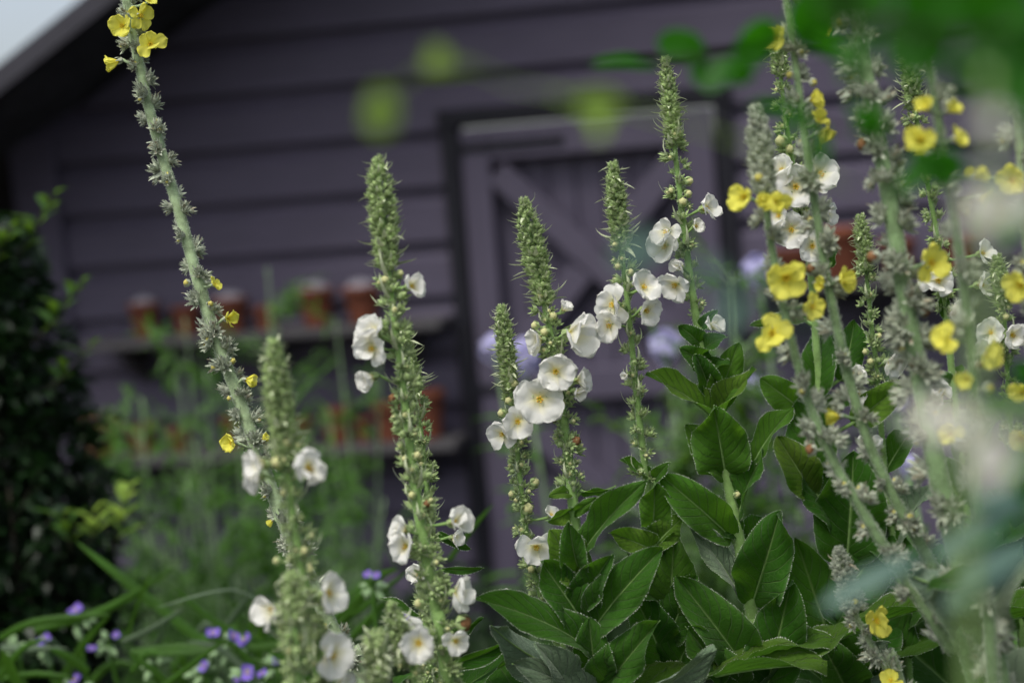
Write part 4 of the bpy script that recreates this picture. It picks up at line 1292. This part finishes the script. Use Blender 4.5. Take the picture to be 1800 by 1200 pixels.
m.leaf(1168, 1165, 1112, 1040, 92, .2, .02, bend=.5); m.leaf(1175, 1120, 1225, 1010, 84, -.3, .02); m.leaf(1180, 1200, 1230, 1090, 96, -.2, .02); m.leaf(1155, 1000, 1100, 965, 60, .4, .01); m.leaf(1160, 1050, 1085, 1020, 70, .4, .01)
m.wild_leaves(1130, 14)

# tall white leafy one
m6 = m = mul('tallest white mullein with a narrow tip and broad crinkled leaves below its flowers', [(1169, 105), (1177, 180), (1186, 260), (1196, 350), (1207, 440), (1218, 520), (1229, 590), (1242, 660), (1258, 740), (1274, 820), (1290, 900), (1306, 990), (1322, 1080), (1340, 1230)], 1.21, 1.23, .0014, .0064, False, 11)
m.spike(255, .0072, bracts=.9, dens=.9); m.clusters(252, 560, .0062, 1.0)
for a in ((1239, 367, 60, (.75, .15, .6), .45), (1172, 408, 54, (-.6, .2, .7), .6), (1170, 432, 62, (-.7, -.25, .6), .6), (1196, 470, 44, (-.5, -.1, .8), .5), (1188, 500, 62, (-.6, -.35, .7), .55), (1222, 398, 34, (.5, .2, .6), .4), (1252, 574, 46, (.6, .3, .6), .45)): m.flower(*a)
for a in ((1212, 318, 15), (1200, 355, 17), (1180, 335, 12), (1210, 340, 14)): m.bud(*a)
for a in ((1230, 580, 1262, 545, 26, -.4, .01), (1236, 615, 1278, 592, 34, -.6, .02), (1234, 610, 1192, 572, 36, .5, .01), (1238, 640, 1196, 612, 48, .3, .02), (1245, 680, 1222, 622, 52, .1, .02), (1246, 650, 1285, 640, 34, -.7, .02)): m.leaf(*a, bend=.8)
m.leaf(1255, 722, 1298, 602, 64, -.15, .01, bend=.4, m='leaf_pale'); m.leaf(1265, 742, 1329, 648, 56, -.7, .02, fold=.6, m='leaf_pale'); m.leaf(1255, 735, 1134, 658, 58, .5, .02, fold=.45, m='leaf_pale')
m.leaf(1276, 836, 1254, 712, 104, -.05, .025, bend=.45, fold=.2, m='leaf_pale'); m.leaf(1275, 845, 1205, 745, 66, .4, .0, m='leaf_pale'); m.leaf(1286, 945, 1158, 832, 92, .2, .02, bend=.6, m='leaf_pale')
m.leaf(1297, 915, 1346, 792, 62, -.8, .01, fold=.65); m.leaf(1322, 820, 1395, 716, 56, -.7, .0, fold=.6, m='leaf_pale'); m.leaf(1322, 1062, 1372, 896, 108, -.05, .045, bend=.4, fold=.25)
m.leaf(1318, 1185, 1188, 1012, 112, .2, .03, bend=.5, m='leaf'); m.leaf(1300, 1045, 1205, 915, 66, .5, .01, m='leaf_grey', fold=.5); m.leaf(1345, 1230, 1392, 1018, 112, -.05, .03, bend=.3, fold=.3)
m.leaf(1300, 940, 1240, 890, 60, .3, -.01); m.leaf(1310, 985, 1375, 905, 70, -.5, -.01); m.leaf(1290, 1230, 1205, 1100, 92, .35, .04); m.leaf(1300, 1240, 1230, 1150, 60, .6, .06, m='leaf_grey', back=True)
m.leaf(1330, 1150, 1400, 1080, 90, -.4, .0); m.leaf(1276, 900, 1200, 890, 64, .6, -.02); m.leaf(1265, 800, 1300, 760, 60, -.3, -.02)
m.bud(1296, 869, 13)
m.wild_leaves(1150, 18)

# white behind the yellow pair
m = mul('white mullein behind the twin leaning yellow stems, large open flowers facing out', [(1366, 60), (1374, 150), (1386, 240), (1398, 320), (1412, 400), (1424, 470), (1432, 560), (1440, 680), (1452, 800), (1468, 900), (1480, 1000), (1490, 1230)], 1.25, 1.30, .0014, .006, False, 12)
m.spike(130, .0075); m.clusters(128, 420, .006, 1.0)
for a in ((1398, 328, 76, (.0, -.05, 1), .95), (1376, 300, 58, (-.6, .3, .7), .75), (1440, 306, 70, (.4, .1, .9), .8), (1452, 376, 44, (.7, -.1, .6), .6), (1392, 402, 66, (-.3, -.3, .8), .8), (1427, 432, 62, (.05, -.1, 1), .85), (1370, 378, 52, (-.6, -.1, .6), .6)): m.flower(*a)
for a in ((1372, 248, 22), (1388, 262, 18), (1380, 280, 16)): m.bud(*a)
m.leaf(1462, 470, 1468, 430, 18, -.6, .0); m.leaf(1432, 700, 1448, 568, 66, -.1, .0, bend=.3); m.leaf(1480, 670, 1502, 562, 62, .3, .0); m.leaf(1404, 716, 1336, 664, 62, .3, .01, m='leaf_pale')
m.leaf(1430, 835, 1420, 690, 96, .1, .01, bend=.4); m.leaf(1428, 868, 1366, 766, 82, .1, .01); m.leaf(1488, 990, 1500, 792, 128, .0, .02, bend=.35, fold=.15); m.leaf(1476, 1175, 1398, 942, 124, .1, .02, bend=.35, fold=.2)
m.leaf(1500, 745, 1592, 670, 66, -.25, .03, bend=.5, m='leaf_pale'); m.leaf(1490, 1120, 1444, 1070, 40, .6, .03); m.leaf(1440, 760, 1490, 700, 60, -.5, .0); m.leaf(1450, 640, 1475, 590, 56, -.2, -.02)
m.leaf(1480, 1060, 1560, 930, 110, -.2, .0); m.leaf(1490, 1180, 1570, 1040, 120, -.1, .0); m.leaf(1470, 930, 1400, 820, 90, .2, .0); m.leaf(1490, 1230, 1560, 1130, 90, -.4, .04, m='leaf_grey', back=True)
m.leaf(1500, 1240, 1440, 1120, 110, .1, .03); m.leaf(1480, 900, 1540, 800, 80, -.4, -.02); m.leaf(1420, 560, 1318, 572, 26, .6, .01)
m.wild_leaves(1100, 18)

# slim bristly white at the thick grey stem
m = mul('slim white mullein with a bristly tip between the yellow stems and the thick grey one', [(1512, 380), (1520, 450), (1527, 520), (1534, 590), (1542, 660), (1548, 740), (1556, 830), (1570, 950), (1590, 1100), (1600, 1230)], 1.26, 1.30, .0014, .004, False, 13)
m.spike(480, .0070, bracts=.8); m.clusters(478, 720, .0056, .95)
for a in ((1564, 636, 56, (.5, -.2, .8), .45), (1514, 664, 46, (-.6, .1, .6), .5), (1508, 690, 44, (-.5, -.3, .6), .5), (1528, 776, 40, (-.2, -.2, .7), .5)): m.flower(*a)
for a in ((1530, 635, 14), (1521, 618, 12), (1545, 590, 12)): m.bud(*a)
m.leaf(1556, 830, 1600, 760, 60, -.4, -.01); m.leaf(1570, 960, 1640, 850, 80, -.4, -.01, m='leaf_grey'); m.leaf(1590, 1100, 1660, 960, 96, -.3, -.01); m.leaf(1580, 1010, 1520, 900, 90, .2, -.01); m.leaf(1590, 1160, 1530, 1020, 90, .1, .0)
m.wild_leaves(1000, 16)

# the far group behind the thick grey stem
m = mul('white mullein rising behind the dark thin yellow stem, curled leaves under its blooms', [(1594, 66), (1603, 150), (1618, 250), (1634, 340), (1648, 420), (1658, 500), (1668, 600), (1680, 720), (1700, 900), (1720, 1230)], 1.26, 1.32, .0014, .0048, False, 14)
m.spike(190, .0085, bracts=.8); m.clusters(186, 560, .0062, 1.0)
for a in ((1650, 492, 62, (-.4, -.2, .8), .7), (1722, 500, 58, (.6, .2, .7), .7), (1685, 540, 40, (.2, -.2, .9), .7), (1655, 690, 48, (-.5, -.1, .8), .6), (1725, 445, 50, (.6, .3, .6), .6), (1620, 700, 44, (.1, .6, .7), .5)): m.flower(*a)
m.leaf(1660, 560, 1652, 500, 26, .4); m.leaf(1672, 680, 1640, 655, 34, .4); m.leaf(1682, 690, 1690, 640, 36, -.2); m.leaf(1690, 820, 1760, 730, 70, -.3); m.leaf(1700, 900, 1640, 800, 80, .3); m.leaf(1710, 1000, 1790, 900, 90, -.3); m.leaf(1715, 1100, 1650, 960, 90, .2)
m.wild_leaves(950, 14)
m = mul('bristly white mullein at the end of the bed past the thin dark yellow stem', [(1752, 452), (1760, 510), (1766, 570), (1770, 640), (1774, 720), (1780, 800), (1790, 950), (1800, 1230)], 1.27, 1.32, .0014, .004, False, 15)
m.spike(540, .0072, bracts=.8); m.clusters(536, 800, .0055, 1.0)
for a in ((1778, 588, 56, (.3, -.1, .9), .7), (1742, 584, 52, (-.4, .1, .8), .7), (1735, 615, 46, (-.5, -.2, .7), .6)): m.flower(*a)
for a in ((1768, 556, 14), (1752, 574, 13)): m.bud(*a)
m.leaf(1790, 800, 1760, 740, 40, .2); m.leaf(1792, 960, 1740, 860, 80, .3); m.leaf(1798, 1100, 1740, 990, 90, .2); m.wild_leaves(850, 12)

# yellow pair in front
m = mul('leaning yellow mullein with a woolly grey tip and two wide flowers below it', [(1328, 188), (1336, 260), (1345, 340), (1354, 420), (1366, 490), (1382, 560), (1402, 640), (1430, 730), (1470, 820), (1520, 905), (1570, 985), (1620, 1060), (1670, 1140), (1720, 1240)], 1.03, 1.06, .002, .0045, True, 21, 'stem_mid')
m.spike(335, .0078, True, .25, 1.25, .06); m.clusters(332, 1200, .019, 1.05)
for a in ((1309, 346, 60, (-.6, .05, .8), .7), (1357, 356, 62, (.2, -.3, .8), .7), (1340, 350, 44, (-.1, -.2, 1), .5), (1381, 488, 80, (.0, .0, 1), 1.0), (1357, 585, 68, (-.25, .0, 1), .85), (1426, 538, 52, (.5, -.2, .8), .6)): m.flower(*a)
for a in ((1334, 312, 18), ): m.bud(*a)
m.bud(1425, 790, 20, withered=True)
m = mul('second leaning yellow mullein, its upper flowers veiled by the overhanging branch', [(1372, -60), (1386, 30), (1398, 110), (1408, 190), (1420, 280), (1434, 370), (1450, 470), (1466, 550), (1484, 630), (1508, 720), (1540, 810), (1580, 890), (1620, 960), (1665, 1040), (1710, 1120), (1760, 1240)], 1.05, 1.08, .0022, .0047, True, 22, 'stem_mid')
m.clusters(-50, 1200, .0165, 1.05)
for a in ((1366, 66, 56, (-.7, -.1, .7), .55), (1436, 46, 56, (.5, .1, .8), .7), (1426, 176, 46, (.6, .2, .5), .3), (1440, 236, 52, (.6, -.3, .6), .5), (1437, 212, 46, (.3, .5, .6), .6), (1478, 493, 58, (.65, .0, .75), .7), (1446, 502, 36, (-.6, -.1, .5), .4), (1474, 731, 46, (-.85, -.1, .3), .35)): m.flower(*a)
for a in ((1430, 145, 14), (1388, 132, 14)): m.bud(*a)
m.bud(1425, 472, 20, withered=True)
# thick grey stem
m = mul('thick grey woolly mullein stem gone to seed with a single yellow flower', [(1486, -60), (1500, 0), (1518, 100), (1538, 210), (1556, 310), (1572, 400), (1586, 490), (1602, 580), (1620, 680), (1640, 790), (1664, 900), (1694, 1010), (1730, 1120), (1762, 1240)], 1.02, 1.02, .0045, .0078, True, 23, 'stem_mid')
m.clusters(-40, 780, .0088, 1.25); m.clusters(780, 1200, .02, 1.3)
m.flower(1634, 462, 72, (.5, .15, .8), .7)
for a in ((1516, 254, 22), (1534, 452, 24), (1626, 545, 22), (1605, 640, 14)): m.bud(*a, withered=True)
m.leaf(1700, 1040, 1600, 1012, 84, .5, .0, m='leaf_grey', back=True); m.leaf(1690, 1090, 1640, 1010, 96, .2, .04, m='leaf_grey'); m.leaf(1740, 1030, 1630, 1036, 60, 1.2, .06); m.leaf(1720, 1120, 1800, 980, 110, -.4, .04, m='leaf_grey')
m.wild_leaves(1150, 12, m='leaf_grey')
# thin dark stem
m = mul('thin dark yellow mullein stem standing before the thick grey one', [(1618, 20), (1630, 90), (1644, 180), (1658, 270), (1672, 350), (1688, 460), (1700, 560), (1710, 650), (1712, 740), (1716, 860), (1730, 1000), (1750, 1240)], .93, .95, .0024, .004, True, 24, 'stem_dark')
m.clusters(40, 1200, .02, 1.0)
for a in ((1620, 246, 62, (-.6, .0, .8), .65), (1680, 244, 46, (.6, .0, .6), .4), (1630, 190, 48, (-.5, .3, .6), .4), (1668, 194, 44, (.6, .2, .5), .5), (1714, 310, 46, (.7, .3, .5), .4), (1722, 345, 50, (.6, -.3, .6), .5), (1666, 596, 58, (-.6, .1, .6), .5), (1735, 622, 58, (.5, .0, .8), .7), (1700, 665, 44, (-.4, -.2, .7), .5), (1672, 765, 44, (-.6, .1, .6), .6)): m.flower(*a)
for a in ((1740, 142 + 540, 20),): m.bud(*a)
m.bud(1722, 640, 20, withered=True)
# low one
m = mul('low yellow mullein with a woolly tip above one open flower among the dark leaves', [(1474, 965), (1484, 1010), (1496, 1060), (1514, 1100), (1536, 1140), (1562, 1180), (1600, 1250)], 1.13, 1.15, .0016, .0036, True, 25)
m.spike(1068, .0082, True, .3, 1.2, .02); m.clusters(1066, 1230, .018, .95)
for a in ((1540, 1090, 60, (.3, .1, 1), .72), (1566, 1196, 44, (-.2, .6, .7), .6)): m.flower(*a)
m.bud(1503, 1057, 14)
# out-of-focus yellow one at the edge
m = mul('yellow mullein at the border of the bed under the overhanging branch', [(1786, 130), (1792, 230), (1800, 330), (1808, 430), (1820, 560), (1840, 800), (1860, 1240)], .98, 1.0, .003, .005, True, 26)
m.clusters(150, 1100, .013, 1.1)
for a in ((1780, 316, 56, (-.3, -.1, .8), .7), (1708, 306, 30, (-.5, .2, .7), .5), (1795, 500, 60, (-.6, -.1, .8), .6), (1798, 690, 46, (-.5, .2, .8), .5), (1796, 770, 46, (-.5, -.2, .8), .5)): m.flower(*a)

# ------------------------------------------------------------------ very near the lens
m = mul('white mullein nearest the path, dissolved into pale blur', [(1735, 120), (1742, 220), (1745, 330), (1742, 430), (1720, 620), (1706, 760), (1700, 900), (1710, 1240)], .36, .38, .001, .0022, False, 31)
for a in ((1745, 215, 55, (-.3, .1, .9), .6), (1722, 375, 95, (.0, .1, 1), .7), (1785, 360, 80, (.4, .1, 1), .6), (1640, 735, 70, (-.4, .1, .9), .6), (1725, 800, 105, (.2, .0, 1), .7), (1690, 745, 66, (.0, .5, 1), .5), (1770, 740, 50, (.6, .2, .8), .5)): m.flower(*a)

def branch(name, label, pts, dep, leaves, key, seed, rad=.0016, wd=.5, group=None):
    """overhanging twig: pts photo pixels, leaves = (base x, y, tip x, y, width, depth, roll)"""
    r = random.Random(seed)
    w3 = [P(x, y, d) for (x, y, d) in pts]
    base = w3[0].copy()
    root = thing(name, label, 'branch', base, group)
    ln = catmull([p - base for p in w3], .01); mb = MB(); mb.tube(ln, [rad * (1 - .6 * i / len(ln)) for i in range(len(ln))], 6)
    obj('twig', mb.mesh('twig_mesh', [M_['twig'] if key == 'front_leaf' else M_[key]]), root)
    for (bx, by, tx, ty, wpx, dp, rl) in leaves:
        b, t = P(bx, by, dp), P(tx, ty, dp - .01)
        ax = t - b; L = ax.length; ax.normalize()
        mbl = leaf_mb(L, wpx * dp / FPX, .5, .25, .05, bx % 6, 6, 10, hair=0, shape=(.7, .6))
        tc_ = (CM.translation - b).normalized(); z = (tc_ - ax * tc_.dot(ax)).normalized(); z = Matrix.Rotation(rl, 3, ax) @ z
        o = obj('leaf', mbl.mesh('leaf_mesh', [M_[key]] * 3), root)
        o.matrix_basis = Matrix.Translation(b - base) @ Matrix((ax.cross(z), ax, z)).transposed().to_4x4()
        q = min(ln, key=lambda v: (v - (b - base)).length)
        if (q - (b - base)).length > .002:
            mbs = MB(); mbs.tube([q, b - base], .0006, 5); obj('leaf_stalk', mbs.mesh('leaf_stalk_mesh', [M_[key]]), root)
branch('overhanging_branch', 'green leafy branch hanging into view over the yellow mulleins', [(3300, -150, .72), (2300, -200, .64), (1850, -60, .62), (1600, 20, .62), (1400, 70, .62), (1240, 100, .63), (1120, 105, .64)], .62,
       ((1160, 120, 1045, 95, 34, .66, .9), (1240, 92, 1160, 72, 60, .66, .3), (1215, 112, 1260, 150, 46, .64, .4), (1250, 110, 1320, 140, 46, .64, .5), (1300, 100, 1240, 150, 50, .62, .8),
        (1300, 85, 1370, 50, 70, .63, .4), (1290, 90, 1350, 90, 56, .62, .2), (1400, 70, 1440, -20, 80, .6, .4), (1420, 60, 1500, 110, 46, .58, .9), (1400, 75, 1470, 40, 60, .6, .3)), 'front_leaf', 71)
branch('overhanging_branch', 'dense leafy branch tip closest to the lens, hiding the tops of the mulleins', [(3900, -100, .60), (2700, -100, .50), (1900, 30, .45), (1700, 60, .44), (1560, 40, .44), (1440, 10, .45)], .45,
       ((1460, 20, 1560, -60, 130, .46, .2), (1540, 40, 1480, 130, 50, .46, .8), (1560, 40, 1660, 110, 120, .45, .1), (1600, 50, 1680, -50, 140, .45, .2), (1700, 60, 1800, -30, 160, .45, .2),
         (1640, 55, 1560, 90, 60, .46, .7), (1800, 60, 1860, 230, 130, .45, .3), (1740, 60, 1690, 150, 80, .46, .5), (1780, 60, 1740, 190, 80, .47, .6),
        (1500, 30, 1430, -40, 110, .46, .3)), 'front_leaf', 72)
branch('overhanging_branch', 'thin drooping spray of green leaves across the yellow flowers', [(3400, 500, .70), (2200, 450, .6), (1800, 340, .58), (1690, 300, .57), (1560, 250, .57), (1440, 215, .57), (1395, 190, .57)], .57,
       ((1440, 215, 1440, 290, 38, .57, .3), (1440, 215, 1330, 170, 34, .56, .8), (1430, 205, 1370, 235, 30, .56, .8), (1560, 250, 1500, 180, 42, .56, .6), (1600, 265, 1680, 320, 60, .56, .3), (1640, 285, 1580, 330, 46, .56, .5),
        (1700, 300, 1640, 270, 44, .56, .5), (1760, 320, 1700, 400, 46, .56, .7), (1800, 340, 1770, 420, 60, .56, .3), (1500, 235, 1560, 200, 36, .56, .6)), 'front_leaf', 73)
branch('pale_sprig', 'thin pale green sprig with tiny round leaves blurred before the boards', [(1500, 330, .45), (1300, 250, .44), (1060, 180, .43), (900, 150, .43), (770, 100, .42), (665, 200, .42)], .43,
       ((672, 240, 668, 158, 58, .42, .2), (680, 200, 650, 215, 46, .43, .4), (770, 128, 766, 86, 46, .44, .3), (1010, 185, 1085, 185, 54, .43, .2), (1060, 200, 1050, 232, 30, .43, .5)), 'lime_leaf', 74, .0005)
branch('pale_sprig', 'pale blurred sprig tip before the far door brace', [(1500, 620, .40), (1330, 520, .40), (1200, 440, .40), (1100, 400, .40)], .40,
       ((1150, 425, 1090, 450, 50, .40, .6), (1280, 490, 1230, 470, 46, .40, .7), (1300, 520, 1270, 570, 40, .4, .7)), 'blue_leaf', 75, .0005)
branch('blue_green_sprig', 'blue green narrow leaves blurred before the leaning stems', [(2600, 900, .58), (2100, 860, .55), (1800, 905, .55), (1700, 950, .55), (1600, 985, .55)], .55,
       ((1620, 978, 1440, 1055, 40, .55, .4), (1800, 890, 1640, 965, 46, .55, .5), (1820, 960, 1680, 1010, 60, .55, .6), (1790, 1000, 1660, 1050, 60, .56, .6), (1800, 880, 1720, 880, 40, .55, .5)), 'blue_leaf', 76, .001)
branch('overhanging_branch', 'short green leafy spray low at the bed border', [(3300, 900, .70), (2200, 800, .62), (1850, 740, .6), (1760, 720, .6)], .6,
       ((1850, 740, 1740, 700, 46, .6, .4), (1860, 760, 1760, 850, 60, .6, .4), (1850, 700, 1790, 640, 50, .6, .5), (1830, 850, 1700, 960, 60, .6, .7)), 'front_leaf', 77)
